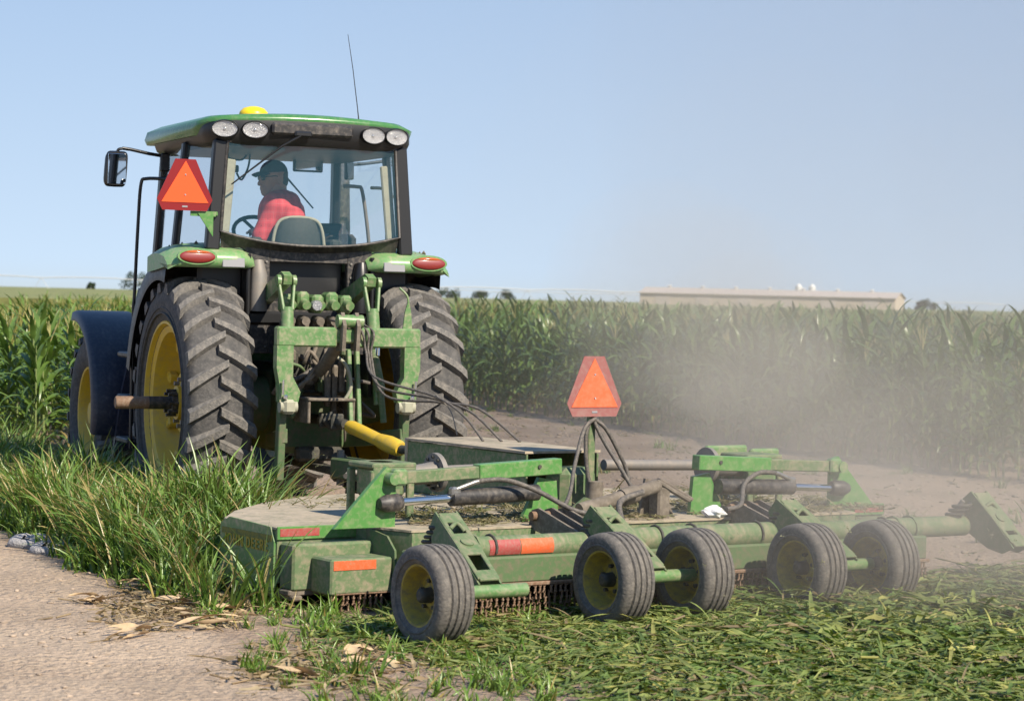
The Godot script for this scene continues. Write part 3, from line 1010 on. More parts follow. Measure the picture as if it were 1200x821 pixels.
	edge.append_array([V(0.622, 2.735, 0.25), V(0.2, 2.745, 0.28), V(-0.2, 2.745, 0.28), V(-0.622, 2.735, 0.25)])
	st = mk()
	tube(st, edge + [edge[0]], 0.013, 6)
	obj("window_frame", st, mats.black_dusty, t)
	pane("rear_window", t, edge)
	st = mk()
	var under := []
	for p in low:
		under.append(V(p.x, p.y, p.z - 0.01))
	var under2 := []
	for p in low:
		under2.append(V(p.x * 0.98, minf(p.y - 0.05, 1.99), 0.225))
	sheet(st, [under, under2], V(0, 0.2, 1), 1)
	obj("window_ledge", st, mats.black_dusty, t)
	pane("windscreen", t, [V(-0.68, 1.65, -1.44), V(0.68, 1.65, -1.44), V(0.66, 2.76, -1.31), V(-0.66, 2.76, -1.31)])
	st = mk()
	bar(st, V(-0.7, 1.63, -1.43), V(0.7, 1.63, -1.43), 0.06, 0.08)
	obj("front_sill", st, mats.black, t)
	# roof: black lamp band below, green shell above
	st = mk()
	var rings := []
	for q in [[2.72, 0.94, 0.0], [2.745, 1.0, 0.02], [2.80, 1.03, 0.035], [2.86, 1.03, 0.035], [2.895, 1.02, 0.03]]:
		rings.append(roof_ring(q[0], 0.755 * q[1], -1.42, 0.24 + q[2]))
	loft(st, rings, 1)
	var band := obj("roof_band", st, mats.black, t)
	st = mk()
	rings = []
	for q in [[2.80, 0.80, -1.56, 0.10], [2.84, 0.815, -1.58, 0.16], [2.885, 0.80, -1.56, 0.26], [2.925, 0.72, -1.45, 0.24], [2.945, 0.55, -1.3, 0.12], [2.952, 0.2, -0.9, -0.1]]:
		rings.append(roof_ring(q[0] + (0.012 if q[0] > 2.88 else 0.0), q[1], q[2], q[3]))
	loft(st, rings, 1)
	obj("roof", st, mats.roof_green, t)
	# recessed panel in the middle of the band
	st = mk()
	box(st, V(-0.03, 2.835, 0.335), V(0.6, 0.085, 0.05), 0.02)
	obj("band_panel", st, mats.black_dusty, t)
	# four work lamps
	for x in [-0.655, -0.445, 0.43, 0.615]:
		var b := Basis(Vector3.UP, x * 0.35)
		var c := V(x, 2.82, 0.275 + 0.09 * (1.0 - x * x / 0.6) - 0.012)
		var l := part("work_lamp", t, c)
		l.basis = b
		st = mk()
		var ring1 := []
		for q in [[0.098, 0.064, -0.06], [0.098, 0.064, 0.0], [0.093, 0.06, 0.012], [0.087, 0.055, 0.004]]:
			var ring := []
			for k in 24:
				ring.append(V(cos(TAU * k / 24.0) * q[0], sin(TAU * k / 24.0) * q[1], q[2]))
			ring1.append(ring)
		loft(st, ring1, 1, false)
		obj("lamp_housing", st, mats.black, l)
		st = mk()
		for q in [[-0.02, 0.03], [0.02, 0.012]]:
			pass
		dome(st, V(0, 0, 0.006), V(0.088, 0.056, -0.018), 24, 6)
		obj("reflector", st, mats.silver, l)
		st = mk()
		dome(st, V(0.0, 0.0, -0.014), V(0.013, 0.013, 0.016), 10, 4)
		obj("bulb", st, mats.chrome, l)
		st = mk()
		dome(st, V(0, 0, 0.006), V(0.085, 0.053, 0.014), 24, 5)
		obj("lens", st, mats.lamp_glass, l)
	# aerial and receiver dome on the roof
	st = mk()
	lathe(st, [Vector2(0, 0), Vector2(0.1, 0), Vector2(0.108, 0.025), Vector2(0.1, 0.05), Vector2(0.075, 0.075), Vector2(0.03, 0.088), Vector2(0, 0.09)], 24, Transform3D(Basis(), V(-0.31, 2.935, -0.2)))
	obj("receiver_dome", st, mats.yellow_clean, t)
	st = mk()
	tube(st, [V(0.53, 2.93, -0.3), V(0.515, 3.05, -0.3), V(0.47, 3.35, -0.3), V(0.425, 3.6, -0.3)], [0.006, 0.0035, 0.003, 0.002], 6)
	obj("aerial", st, mats.wire, t)
	# rear wiper
	st = mk()
	tube(st, [V(-0.13, 2.79, 0.385), V(-0.26, 2.71, 0.355), V(-0.61, 2.43, 0.325)], [0.012, 0.009, 0.006], 6)
	box(st, V(-0.11, 2.80, 0.37), V(0.13, 0.045, 0.05), 0.015)
	obj("wiper", st, mats.black, t)
	emblem("slow_vehicle_emblem", t, V(-0.95, 2.235, 0.36), 0.355, mats.emblem_orange, mats.emblem_red, 0.06)
	st = mk()
	plate(st, [Vector2(-0.79, 2.22), Vector2(-0.68, 2.22), Vector2(-0.68, 2.06)], 0.012, Transform3D(Basis(), V(-0.06, 0.0, 0.34)))
	plate(st, [Vector2(-0.9, 2.235), Vector2(-0.72, 2.235), Vector2(-0.72, 2.2), Vector2(-0.9, 2.2)], 0.012, Transform3D(Basis(), V(0.0, 0.0, 0.33)))
	bar(st, V(-0.72, 2.22, 0.33), V(-0.7, 2.22, 0.25), 0.03, 0.03)
	obj("emblem_bracket", st, mats.green_clean, t)
	interior(t)

func roof_ring(y: float, w: float, zf: float, zr: float) -> Array:
	# plan of the roof: slightly bowed back, rounded corners
	var r := []
	var c := 0.16
	for q in [[1, 1], [-1, 1], [-1, -1], [1, -1]]:
		for k in 5:
			var f: float = PI / 2 * k / 4.0
			var cx := w - c
			var cz: float = (zr if q[1] > 0 else zf) - c * q[1]
			var a := Vector2(cos(f), sin(f)) if q[0] * q[1] > 0 else Vector2(sin(f), cos(f))
			var x: float = q[0] * (cx + a.x * c)
			var z: float = cz + q[1] * a.y * c
			if q[1] > 0:
				z += 0.09 * (1.0 - x * x / (w * w)) - 0.03
			r.append(V(x, y - 0.02 * (x * x) / (w * w), z))
		if q[0] == 1 and q[1] == 1:
			for k in [0.5, 0.25, 0.0, -0.25, -0.5]:
				r.append(V(k * w * 1.2, y - 0.02 * (k * 1.2) * (k * 1.2), zr + 0.09 * (1.0 - k * k * 1.44) - 0.03))
	return r

func interior(t: Node3D) -> void:
	var s := part("seat", t, V(0.01, 1.55, -0.2))
	var st := mk()
	box(st, V(0, 0.32, -0.12), V(0.48, 0.12, 0.48), 0.04)
	obj("cushion", st, mats.seat_cloth, s)
	st = mk()
	var rings := []
	for q in [[0.3, 0.175], [0.42, 0.195], [0.56, 0.185], [0.65, 0.15], [0.675, 0.095]]:
		rings.append([V(-q[1], q[0], 0.1), V(-q[1] * 0.7, q[0], 0.16), V(q[1] * 0.7, q[0], 0.16), V(q[1], q[0], 0.1), V(q[1] * 0.8, q[0], 0.03), V(-q[1] * 0.8, q[0], 0.03)])
	loft(st, rings, 1)
	obj("backrest", st, mats.seat_cloth, s)
	st = mk()
	tube(st, spline([V(-0.175, 0.3, 0.13), V(-0.195, 0.45, 0.13), V(-0.165, 0.62, 0.13), V(-0.085, 0.675, 0.13), V(0.085, 0.675, 0.13), V(0.165, 0.62, 0.13), V(0.195, 0.45, 0.13), V(0.175, 0.3, 0.13)], 4), 0.013, 6)
	obj("piping", st, mats.beige, s)
	st = mk()
	tube(st, [V(0, 0.0, -0.1), V(0, 0.28, -0.1)], 0.1, 14)
	obj("pedestal", st, mats.black, s)
	for k in [-1, 1]:
		st = mk()
		box(st, V(k * 0.3, 0.5, -0.08), V(0.09, 0.06, 0.36), 0.02)
		obj("armrest", st, mats.seat_cloth, s)
	# steering column and wheel
	var w := part("steering_wheel", t, V(-0.02, 2.12, -0.98))
	w.basis = Basis(Vector3.RIGHT, 0.75)
	st = mk()
	var ring := []
	for k in 29:
		ring.append(V(cos(TAU * k / 28.0) * 0.2, 0, sin(TAU * k / 28.0) * 0.2))
	tube(st, ring, 0.016, 8, false)
	for k in 3:
		tube(st, [V(0, 0, 0), V(cos(TAU * k / 3.0) * 0.2, 0, sin(TAU * k / 3.0) * 0.2)], 0.013, 6)
	obj("wheel_ring", st, mats.black, w)
	st = mk()
	tube(st, [V(0, 0, 0), V(0, -0.5, -0.05)], 0.05, 10)
	obj("column", st, mats.black, w)
	st = mk()
	box(st, V(0.44, 1.98, -0.62), V(0.24, 0.3, 0.5), 0.03)
	obj("side_console", st, mats.black_dusty, t)
	st = mk()
	box(st, V(0.45, 2.14, -0.72), V(0.2, 0.15, 0.04), 0.012, Basis(Vector3.UP, -0.4))
	obj("display", st, mats.black, t)
	# inner mirror, front wiper, wiring and visor seen through the glass
	st = mk()
	box(st, V(0.42, 2.68, -1.2), V(0.24, 0.12, 0.03), 0.015)
	tube(st, [V(0.36, 2.72, -1.2), V(0.35, 2.79, -1.2)], 0.012, 6)
	obj("cab_mirror", st, mats.black, t)
	st = mk()
	box(st, V(0.42, 2.68, -1.183), V(0.205, 0.092, 0.004), 0.001)
	obj("cab_mirror_glass", st, mats.mirror, t)
	st = mk()
	tube(st, [V(0.1, 2.77, -1.34), V(0.3, 2.58, -1.36), V(0.53, 2.35, -1.39)], [0.01, 0.008, 0.006], 6)
	obj("front_wiper", st, mats.black, t)
	st = mk()
	tube(st, spline([V(-0.33, 2.74, -0.8), V(-0.32, 2.68, -0.8), V(-0.22, 2.67, -0.8), V(-0.165, 2.73, -0.8), V(-0.17, 2.62, -0.8), V(-0.22, 2.52, -0.8), V(-0.26, 2.57, -0.8)], 5), 0.008, 6)
	box(st, V(-0.27, 2.6, -0.8), V(0.05, 0.055, 0.03), 0.008)
	tube(st, [V(-0.28, 2.57, -0.8), V(-0.325, 2.2, -0.8)], 0.008, 6)
	obj("cab_wiring", st, mats.black, t)
	st = mk()
	box(st, V(0, 2.755, -0.55), V(1.3, 0.04, 1.3), 0.015)
	obj("headliner", st, mats.beige, t)
	st = mk()
	tube(st, spline([V(0.45, 2.485, -0.4), V(0.56, 2.485, -0.4), V(0.6, 2.45, -0.4), V(0.65, 2.16, -0.4), V(0.67, 1.95, -0.4)], 4), 0.014, 7)
	obj("inner_rail", st, mats.grey_metal, t)
	st = mk()
	lathe(st, [Vector2(0, 0), Vector2(0.033, 0), Vector2(0.035, 0.13), Vector2(0.015, 0.17), Vector2(0.014, 0.2), Vector2(0, 0.2)], 14, Transform3D(Basis(), V(0.36, 2.0, -0.1)))
	obj("bottle_holder", st, mats.lamp_glass, t)

func hitch(t: Node3D) -> void:
	var st := mk()
	for s in [-1, 1]:
		# lift arm with three ears, lift rod below
		st = mk()
		plate(st, [Vector2(-0.35, 1.62), Vector2(-0.35, 1.45), Vector2(0.3, 1.62), Vector2(0.72, 1.74), Vector2(0.74, 1.8), Vector2(0.66, 1.83), Vector2(0.3, 1.74)], 0.06, Transform3D(Basis(Vector3.UP, -PI / 2), V(s * 0.305, 0, 0)))
		obj("lift_arm", st, mats.green, t)
		for k in [-1, 1]:
			st = mk()
			tube(st, [V(s * 0.31 + k * 0.055 - 0.013, 1.765, 0.70), V(s * 0.31 + k * 0.055 + 0.013, 1.765, 0.70)], 0.042, 14)
			bar(st, V(s * 0.31 + k * 0.055, 1.76, 0.70), V(s * 0.31 + k * 0.03, 1.56, 0.75), 0.02, 0.05, Vector3.BACK)
			obj("clevis", st, mats.green, t)
		st = mk()
		tube(st, [V(s * 0.31, 1.58, 0.74), V(s * 0.315, 1.38, 0.78)], 0.045, 12)
		tube(st, [V(s * 0.315, 1.4, 0.78), V(s * 0.33, 0.92, 0.84)], 0.026, 10)
		obj("lift_rod", st, mats.green, t)
		# lower link
		st = mk()
		bar(st, V(s * 0.24, 0.62, 0.1), V(s * 0.42, 0.72, 1.12), 0.035, 0.1)
		obj("lower_link", st, mats.dark_green, t)
		# leg of the coupler frame with its hook
		st = mk()
		plate(st, [Vector2(-0.06, 1.33), Vector2(0.055, 1.33), Vector2(0.055, 1.18), Vector2(0.035, 1.08), Vector2(0.03, 0.95), Vector2(-0.1, 0.95), Vector2(-0.115, 1.02), Vector2(-0.06, 1.12)] if s > 0 else [Vector2(-0.055, 1.33), Vector2(0.06, 1.33), Vector2(0.06, 1.12), Vector2(0.115, 1.02), Vector2(0.1, 0.95), Vector2(-0.03, 0.95), Vector2(-0.035, 1.08), Vector2(-0.055, 1.18)], 0.085, Transform3D(Basis(), V(s * 0.455, 0, 1.15)))
		obj("coupler_leg", st, mats.green, t)
		st = mk()
		box(st, V(s * 0.42, 0.92, 1.16), V(0.085, 0.1, 0.13), 0.02)
		tube(st, [V(s * 0.36, 0.92, 1.17), V(s * 0.48, 0.92, 1.17)], 0.042, 12)
		obj("coupler_hook", st, mats.beige, t)
		st = mk()
		bar(st, V(s * 0.44, 0.95, 1.1), V(s * 0.44, 0.42, 1.06), 0.05, 0.08, Vector3.BACK)
		obj("stabiliser", st, mats.dark_green, t)
		st = mk()
		tube(st, [V(s * 0.47, 1.0, 1.22), V(s * 0.47, 1.1, 1.22)], 0.008, 6)
		box(st, V(s * 0.45, 0.985, 1.21), V(0.03, 0.03, 0.03), 0.006)
		obj("latch_pin", st, mats.chrome, t)
	st = mk()
	box(st, V(-0.3, 1.39, 1.15), V(0.42, 0.135, 0.09), 0.012)
	box(st, V(0.28, 1.39, 1.15), V(0.46, 0.135, 0.09), 0.012)
	box(st, V(0, 1.4, 1.15), V(0.2, 0.1, 0.07), 0.012)
	obj("coupler_beam", st, mats.green, t)
	st = mk()
	for x in [-0.055, 0.045]:
		plate(st, [Vector2(-0.02, 1.3), Vector2(0.1, 1.3), Vector2(0.12, 1.47), Vector2(0.06, 1.56), Vector2(0.0, 1.55), Vector2(-0.03, 1.45)], 0.025, Transform3D(Basis(Vector3.UP, -PI / 2), V(x, 0, 1.13)))
	obj("top_hook", st, mats.mud_brown, t)
	st = mk()
	tube(st, [V(-0.09, 1.5, 1.18), V(0.09, 1.5, 1.18)], 0.045, 12)
	obj("top_pin", st, mats.green, t)
	st = mk()
	plate(st, [Vector2(0.4, 1.44), Vector2(0.47, 1.44), Vector2(0.46, 1.56), Vector2(0.44, 1.66), Vector2(0.415, 1.57)], 0.014, Transform3D(Basis(), V(0, 0, 1.12)))
	tube(st, spline([V(0.44, 1.6, 1.12), V(0.43, 1.68, 1.12), V(0.38, 1.735, 1.1)], 4), 0.008, 6)
	obj("release_lever", st, mats.green, t)
	st = mk()
	tube(st, [V(0.0, 1.42, 1.1), V(-0.04, 1.2, 0.8), V(-0.1, 1.0, 0.42)], 0.045, 12)
	obj("top_link", st, mats.mud_brown, t)
	# remote valves and couplings
	for k in 5:
		var x := -0.26 + k * 0.105
		st = mk()
		box(st, V(x, 1.61 + 0.02 * (k % 2), 0.55), V(0.085, 0.13, 0.16), 0.02)
		tube(st, [V(x, 1.62, 0.6), V(x, 1.60, 0.70)], 0.032, 12)
		obj("remote_valve", st, mats.green, t)
		st = mk()
		tube(st, [V(x, 1.50, 0.55), V(x, 1.49, 0.69)], 0.03, 12)
		box(st, V(x + 0.01, 1.46, 0.55), V(0.075, 0.08, 0.14), 0.015)
		obj("coupling", st, mats.mud_brown, t)
	st = mk()
	tube(st, [V(-0.085, 1.60, 0.66), V(-0.085, 1.60, 0.72)], 0.035, 14)
	obj("pressure_cap", st, mats.silver, t)
	# oily gear between the arms
	st = mk()
	box(st, V(0, 1.2, 0.35), V(0.5, 0.5, 0.35), 0.04)
	box(st, V(-0.24, 1.22, 0.58), V(0.11, 0.13, 0.12), 0.02)
	obj("gear_case", st, mats.dark_iron, t)
	st = mk()
	box(st, V(-0.26, 1.25, 0.66), V(0.085, 0.085, 0.04), 0.012)
	box(st, V(-0.255, 1.30, 0.66), V(0.05, 0.04, 0.03), 0.008)
	obj("sensor_block", st, mats.mud_brown, t)
	for q in [[V(-0.33, 1.2, 0.62), V(-0.31, 1.05, 0.7), V(-0.24, 0.98, 0.72), V(-0.1, 1.16, 0.72)], [V(-0.3, 0.93, 0.7), V(-0.2, 1.05, 0.74), V(-0.12, 1.1, 0.72), V(-0.05, 1.18, 0.7)], [V(-0.1, 1.32, 0.6), V(-0.16, 1.2, 0.68), V(-0.13, 1.28, 0.72), V(-0.06, 1.2, 0.7)], [V(-0.05, 1.33, 0.62), V(-0.1, 1.22, 0.7), V(-0.02, 1.17, 0.7), V(0.0, 1.3, 0.66)], [V(-0.28, 1.12, 0.65), V(-0.2, 1.02, 0.68), V(-0.25, 0.9, 0.7), V(-0.32, 0.86, 0.72)]]:
		st = mk()
		tube(st, spline(q, 5), 0.014, 7)
		obj("oil_line", st, mats.mud_brown, t)
	for k in 9:
		var x := rng.randf_range(-0.3, 0.3)
		var y := rng.randf_range(0.95, 1.3)
		st = mk()
		tube(st, spline([V(x, y, 0.5), V(x + rng.randf_range(-0.1, 0.1), y - rng.randf_range(0.02, 0.1), 0.66), V(x + rng.randf_range(-0.14, 0.14), y - rng.randf_range(0.05, 0.2), 0.7), V(x + rng.randf_range(-0.16, 0.16), y - rng.randf_range(0.1, 0.35), 0.6)], 5), rng.randf_range(0.009, 0.018), 7)
		obj("oil_line", st, [mats.mud_brown, mats.green_dirty, mats.rubber_hose][k % 3], t)
	for k in 5:
		st = mk()
		box(st, V(rng.randf_range(-0.28, 0.28), rng.randf_range(0.98, 1.3), 0.6), V(rng.randf_range(0.05, 0.1), rng.randf_range(0.05, 0.12), 0.1), 0.015)
		obj("valve_block", st, [mats.mud_brown, mats.green_dirty][k % 2], t)
	for q in [[0.0, 0.95, 0.16], [0.05, 0.93, 0.22], [0.1, 1.02, 0.1]]:
		st = mk()
		box(st, V(q[0], q[1] + 0.09, 0.72), V(0.04, q[2] + 0.12, 0.05), 0.01)
		obj("lever_plate", st, mats.mud_brown, t)
	for x in [0.12, 0.18]:
		st = mk()
		bar(st, V(x, 1.3, 0.8), V(x - 0.02 + 0.02, 0.72, 0.9), 0.03, 0.05, Vector3.BACK)
		obj("hanger_strap", st, mats.green, t)
	st = mk()
	tube(st, spline([V(-0.02, 1.28, 0.78), V(0.08, 1.2, 0.86), V(0.12, 1.05, 0.88), V(0.08, 0.95, 0.86)], 5), 0.013, 7)
	obj("pull_cable", st, mats.beige, t)
	st = mk()
	tube(st, [V(0.28, 1.3, 0.85), V(0.33, 1.02, 0.9)], 0.036, 12)
	tube(st, [V(0.33, 1.03, 0.9), V(0.35, 0.8, 0.92)], 0.022, 10)
	obj("side_stabiliser", st, mats.green_dirty, t)
	st = mk()
	tube(st, [V(0.31, 1.34, 0.86), V(0.305, 1.26, 0.88)], 0.02, 8)
	obj("stabiliser_rod", st, mats.chrome, t)
	# power take-off shield and drawbar
	st = mk()
	box(st, V(-0.02, 0.955, 0.72), V(0.34, 0.022, 0.36), 0.006)
	box(st, V(-0.18, 0.87, 0.72), V(0.02, 0.16, 0.34), 0.006)
	box(st, V(0.14, 0.87, 0.72), V(0.02, 0.16, 0.34), 0.006)
	obj("shaft_shield", st, mats.mud_brown, t)
	st = mk()
	tube(st, [V(0, 0.8, 0.4), V(0, 0.8, 0.8)], 0.035, 12)
	obj("stub_shaft", st, mats.dark_iron, t)
	st = mk()
	bar(st, V(0, 0.47, -0.2), V(0, 0.47, 1.12), 0.1, 0.05)
	box(st, V(0, 0.56, 0.55), V(0.34, 0.1, 0.1), 0.02)
	obj("drawbar", st, mats.dark_iron, t)
	st = mk()
	tube(st, [V(0, 0.38, 1.05), V(0, 0.62, 1.05)], 0.025, 10)
	obj("drawbar_pin", st, mats.grey_metal, t)

# ---------------------------------------------------------------- driver
func capsule(p: Vector3, a: Vector3, b: Vector3, ra: float, rb: float) -> float:
	var d := b - a
	var t := clampf((p - a).dot(d) / maxf(d.length_squared(), 1e-9), 0.0, 1.0)
	return p.distance_to(a + d * t) - lerpf(ra, rb, t)

# meshes a field of capsules [a, b, ra, rb] joined smoothly, as surface nets
func nets(st: SurfaceTool, bones: Array, cell: float, k: float) -> void:
	var lo := Vector3.INF
	var hi := -Vector3.INF
	for b in bones:
		var r: float = maxf(b[2], b[3]) + cell * 2.0
		for e in 2:
			lo = lo.min(b[e] - Vector3.ONE * r)
			hi = hi.max(b[e] + Vector3.ONE * r)
	var n := Vector3i(((hi - lo) / cell).ceil()) + Vector3i.ONE
	var f := PackedFloat32Array()
	f.resize(n.x * n.y * n.z)
	f.fill(1.0)
	for b in bones:
		var r: float = maxf(b[2], b[3]) + k + cell * 2.0
		var b0 := Vector3i(((b[0].min(b[1]) - Vector3.ONE * r - lo) / cell).floor()).clamp(Vector3i.ZERO, n - Vector3i.ONE)
		var b1 := Vector3i(((b[0].max(b[1]) + Vector3.ONE * r - lo) / cell).ceil()).clamp(Vector3i.ZERO, n - Vector3i.ONE)
		for z in range(b0.z, b1.z + 1):
			for y in range(b0.y, b1.y + 1):
				for x in range(b0.x, b1.x + 1):
					var id := x + n.x * (y + n.y * z)
					var d := capsule(lo + Vector3(x, y, z) * cell, b[0], b[1], b[2], b[3])
					var o := f[id]
					var h := maxf(k - absf(o - d), 0.0) / k
					f[id] = minf(o, d) - h * h * k * 0.25
	var vert := {}
	for z in n.z - 1:
		for y in n.y - 1:
			for x in n.x - 1:
				var id := x + n.x * (y + n.y * z)
				var first := f[id] < 0.0
				var mixed := false
				for c in 8:
					if (f[id + (c & 1) + n.x * ((c >> 1 & 1) + n.y * (c >> 2))] < 0.0) != first:
						mixed = true
						break
				if not mixed:
					continue
				var sum := Vector3.ZERO
				var cnt := 0
				for e in [[0, 1], [2, 3], [4, 5], [6, 7], [0, 2], [1, 3], [4, 6], [5, 7], [0, 4], [1, 5], [2, 6], [3, 7]]:
					var a := f[id + (e[0] & 1) + n.x * ((e[0] >> 1 & 1) + n.y * (e[0] >> 2))]
					var b := f[id + (e[1] & 1) + n.x * ((e[1] >> 1 & 1) + n.y * (e[1] >> 2))]
					if (a < 0.0) != (b < 0.0):
						var pa := Vector3(e[0] & 1, e[0] >> 1 & 1, e[0] >> 2)
						var pb := Vector3(e[1] & 1, e[1] >> 1 & 1, e[1] >> 2)
						sum += pa.lerp(pb, a / (a - b))
						cnt += 1
				vert[id] = lo + (Vector3(x, y, z) + sum / cnt) * cell
	for z in range(1, n.z - 1):
		for y in range(1, n.y - 1):
			for x in range(1, n.x - 1):
				var id := x + n.x * (y + n.y * z)
				var a := f[id]
				for ax in 3:
					var stp: int = [1, n.x, n.x * n.y][ax]
					var b := f[id + stp]
					if (a < 0.0) == (b < 0.0):
						continue
					var u: int = [n.x, n.x * n.y, 1][ax]
					var v: int = [n.x * n.y, 1, n.x][ax]
					var out := Vector3.ZERO
					out[ax] = 1.0 if a < 0.0 else -1.0
					if vert.has(id) and vert.has(id - u) and vert.has(id - u - v) and vert.has(id - v):
						quad(st, vert[id], vert[id - u], vert[id - u - v], vert[id - v], out, 1)

func make_driver() -> void:
	var seat := TRACTOR_AT + Basis(Vector3.UP, deg_to_rad(ROW_TURN)) * V(-0.03, 1.93, -0.3)
	var p := thing("person", "driver in dark cap, sunglasses and red plaid shirt looking back from the cab", "person", seat, ROW_TURN)
	# joints in the tractor's axes: seated, the shoulders turned left, the face turned to the left
	var hip := V(0.02, 0.10, 0.02)
	var chest := V(-0.03, 0.34, 0.0)
	var neck := V(-0.05, 0.475, -0.01)
	var head := V(-0.085, 0.585, -0.015)
	var shl := V(-0.1, 0.385, 0.13)
	var shr := V(0.07, 0.41, -0.15)
	var ell := V(-0.22, 0.15, 0.12)
	var elr := V(0.2, 0.2, -0.28)
	var hal := V(-0.16, 0.2, -0.22)
	var har := V(0.1, 0.22, -0.46)
	var bones := [[hip, chest, 0.15, 0.15], [chest, neck + V(0.0, -0.06, 0), 0.15, 0.08], [neck - V(0, 0.03, 0), head, 0.062, 0.06], [shl, shr, 0.075, 0.075]]
	for s in [-1, 1]:
		bones.append([hip + V(s * 0.09, -0.02, 0), V(s * 0.15, 0.08, -0.44), 0.088, 0.062])
		bones.append([V(s * 0.15, 0.08, -0.44), V(s * 0.16, -0.36, -0.5), 0.06, 0.042])
		bones.append([V(s * 0.16, -0.345, -0.49), V(s * 0.18, -0.36, -0.68), 0.042, 0.035])
	var arms := [[shl, ell, 0.062, 0.047], [ell, hal, 0.044, 0.03], [shr, elr, 0.062, 0.047], [elr, har, 0.044, 0.03]]
	bones.append_array(arms)
	var st := mk()
	nets(st, bones, 0.016, 0.04)
	# head: skull, jaw, nose, ears, lips, looking left and a little down
	var face := Basis(Vector3.UP, deg_to_rad(98.0)) * Basis(Vector3.RIGHT, -0.12)   # local -z is where the face points
	var hb := []
	for q in [[V(0, 0.035, 0.02), V(0, 0.03, -0.02), 0.083, 0.08], [V(0, -0.02, -0.03), V(0, -0.085, -0.062), 0.066, 0.04], [V(0, -0.09, -0.075), V(0, -0.095, -0.08), 0.026, 0.024], [V(0, 0.01, -0.095), V(0, -0.03, -0.118), 0.011, 0.015], [V(-0.02, -0.062, -0.094), V(0.02, -0.062, -0.094), 0.012, 0.012], [V(-0.03, 0.022, -0.088), V(0.03, 0.022, -0.088), 0.016, 0.016], [V(0.078, 0.01, 0.012), V(0.085, -0.03, 0.005), 0.016, 0.011], [V(-0.078, 0.01, 0.012), V(-0.085, -0.03, 0.005), 0.016, 0.011], [V(0, -0.03, 0.03), V(0, -0.13, 0.03), 0.064, 0.06]]:
		hb.append([head + face * q[0], head + face * q[1], q[2], q[3]])
	nets(st, hb, 0.006, 0.022)
	# hands: palm, four fingers and a thumb, curled
	for h in [[hal, V(0.25, 0.05, -1.0).normalized()], [har, V(-0.4, 0.0, -1.0).normalized()]]:
		var d: Vector3 = h[1]
		var side := d.cross(Vector3.UP).normalized()
		var c: Vector3 = h[0]
		var pb := [[c, c + d * 0.05, 0.026, 0.024], [c + d * 0.05 - side * 0.025, c + d * 0.085 - side * 0.03, 0.016, 0.015], [c + d * 0.05 + side * 0.025, c + d * 0.085 + side * 0.028, 0.016, 0.014]]
		for k in 4:
			var root: Vector3 = c + d * 0.08 + side * (-0.03 + k * 0.02)
			var l: float = [0.03, 0.036, 0.034, 0.026][k]
			var p1 := root + d * l + Vector3.DOWN * 0.012
			var p2 := p1 + d * l * 0.4 + Vector3.DOWN * l * 0.8
			pb.append([root, p1, 0.0095, 0.009])
			pb.append([p1, p2, 0.009, 0.008])
		pb.append([c + d * 0.03 - side * 0.03, c + d * 0.065 - side * 0.055 + Vector3.DOWN * 0.015, 0.012, 0.01])
		nets(st, pb, 0.006, 0.008)
	var body := obj("body", st, mats.skin, p)
	# clothes lie a little outside the body
	st = mk()
	nets(st, [[hip + V(0, 0.02, 0), chest, 0.165, 0.166], [chest, neck + V(0, -0.05, 0), 0.166, 0.082], [shl, shr, 0.09, 0.09], [shl, ell.lerp(shl, 0.05), 0.08, 0.064], [shr, elr, 0.08, 0.064], [elr, elr.lerp(har, 0.7), 0.06, 0.048]], 0.014, 0.04)
	obj("shirt", st, mats.shirt, body)
	st = mk()
	var tb := [[hip + V(0, -0.05, 0), hip + V(0, 0.02, 0), 0.158, 0.155]]
	for s in [-1, 1]:
		tb.append([hip + V(s * 0.09, -0.02, 0), V(s * 0.15, 0.08, -0.44), 0.1, 0.075])
		tb.append([V(s * 0.15, 0.08, -0.44), V(s * 0.16, -0.3, -0.49), 0.073, 0.06])
	nets(st, tb, 0.018, 0.04)
	obj("trousers", st, mats.jeans, body)
	# hair below the cap, then cap with its peak, then glasses
	st = mk()
	nets(st, [[head + face * V(0, 0.02, 0.035), head + face * V(0, -0.02, 0.045), 0.08, 0.066]], 0.008, 0.02)
	obj("hair", st, mats.hair, body)
	st = mk()
	var capb := face * Basis(Vector3.RIGHT, 0.04)
	var ctr := head + face * V(0, 0.045, 0.005)
	var rings := []
	for j in 8:
		var e := PI / 2 * j / 7.5
		var ring := []
		for k in 24:
			var a := TAU * k / 24.0
			ring.append(ctr + capb * V(cos(a) * 0.094 * cos(e), sin(e) * 0.092, sin(a) * 0.106 * cos(e)))
		rings.append(ring)
	loft(st, rings, 1)
	for side in 2:
		var rows := []
		for j in 5:
			var row := []
			for k in 9:
				var u := k / 4.0 - 1.0
				var out := j / 4.0
				row.append(ctr + capb * V(u * 0.078 * (1.0 - 0.1 * out), 0.012 - 0.02 * u * u - 0.02 * out * out - side * 0.005, -0.09 - out * (0.085 - 0.035 * u * u) + 0.03 * u * u))
			rows.append(row)
		sheet(st, rows, Vector3.UP if side == 0 else Vector3.DOWN, 3 + side)
	obj("cap", st, mats.cap, body)
	st = mk()
	for s in [-1, 1]:
		dome(st, head + face * V(s * 0.033, 0.012, -0.098), V(0.03, 0.02, 0.012), 14, 4, face * Basis(Vector3.UP, PI - s * 0.15))
		tube(st, [head + face * V(s * 0.062, 0.018, -0.09), head + face * V(s * 0.086, 0.018, -0.02), head + face * V(s * 0.086, 0.005, 0.02)], 0.003, 5)
	tube(st, [head + face * V(-0.01, 0.016, -0.11), head + face * V(0.01, 0.016, -0.11)], 0.003, 5)
	obj("sunglasses", st, mats.shades, body)

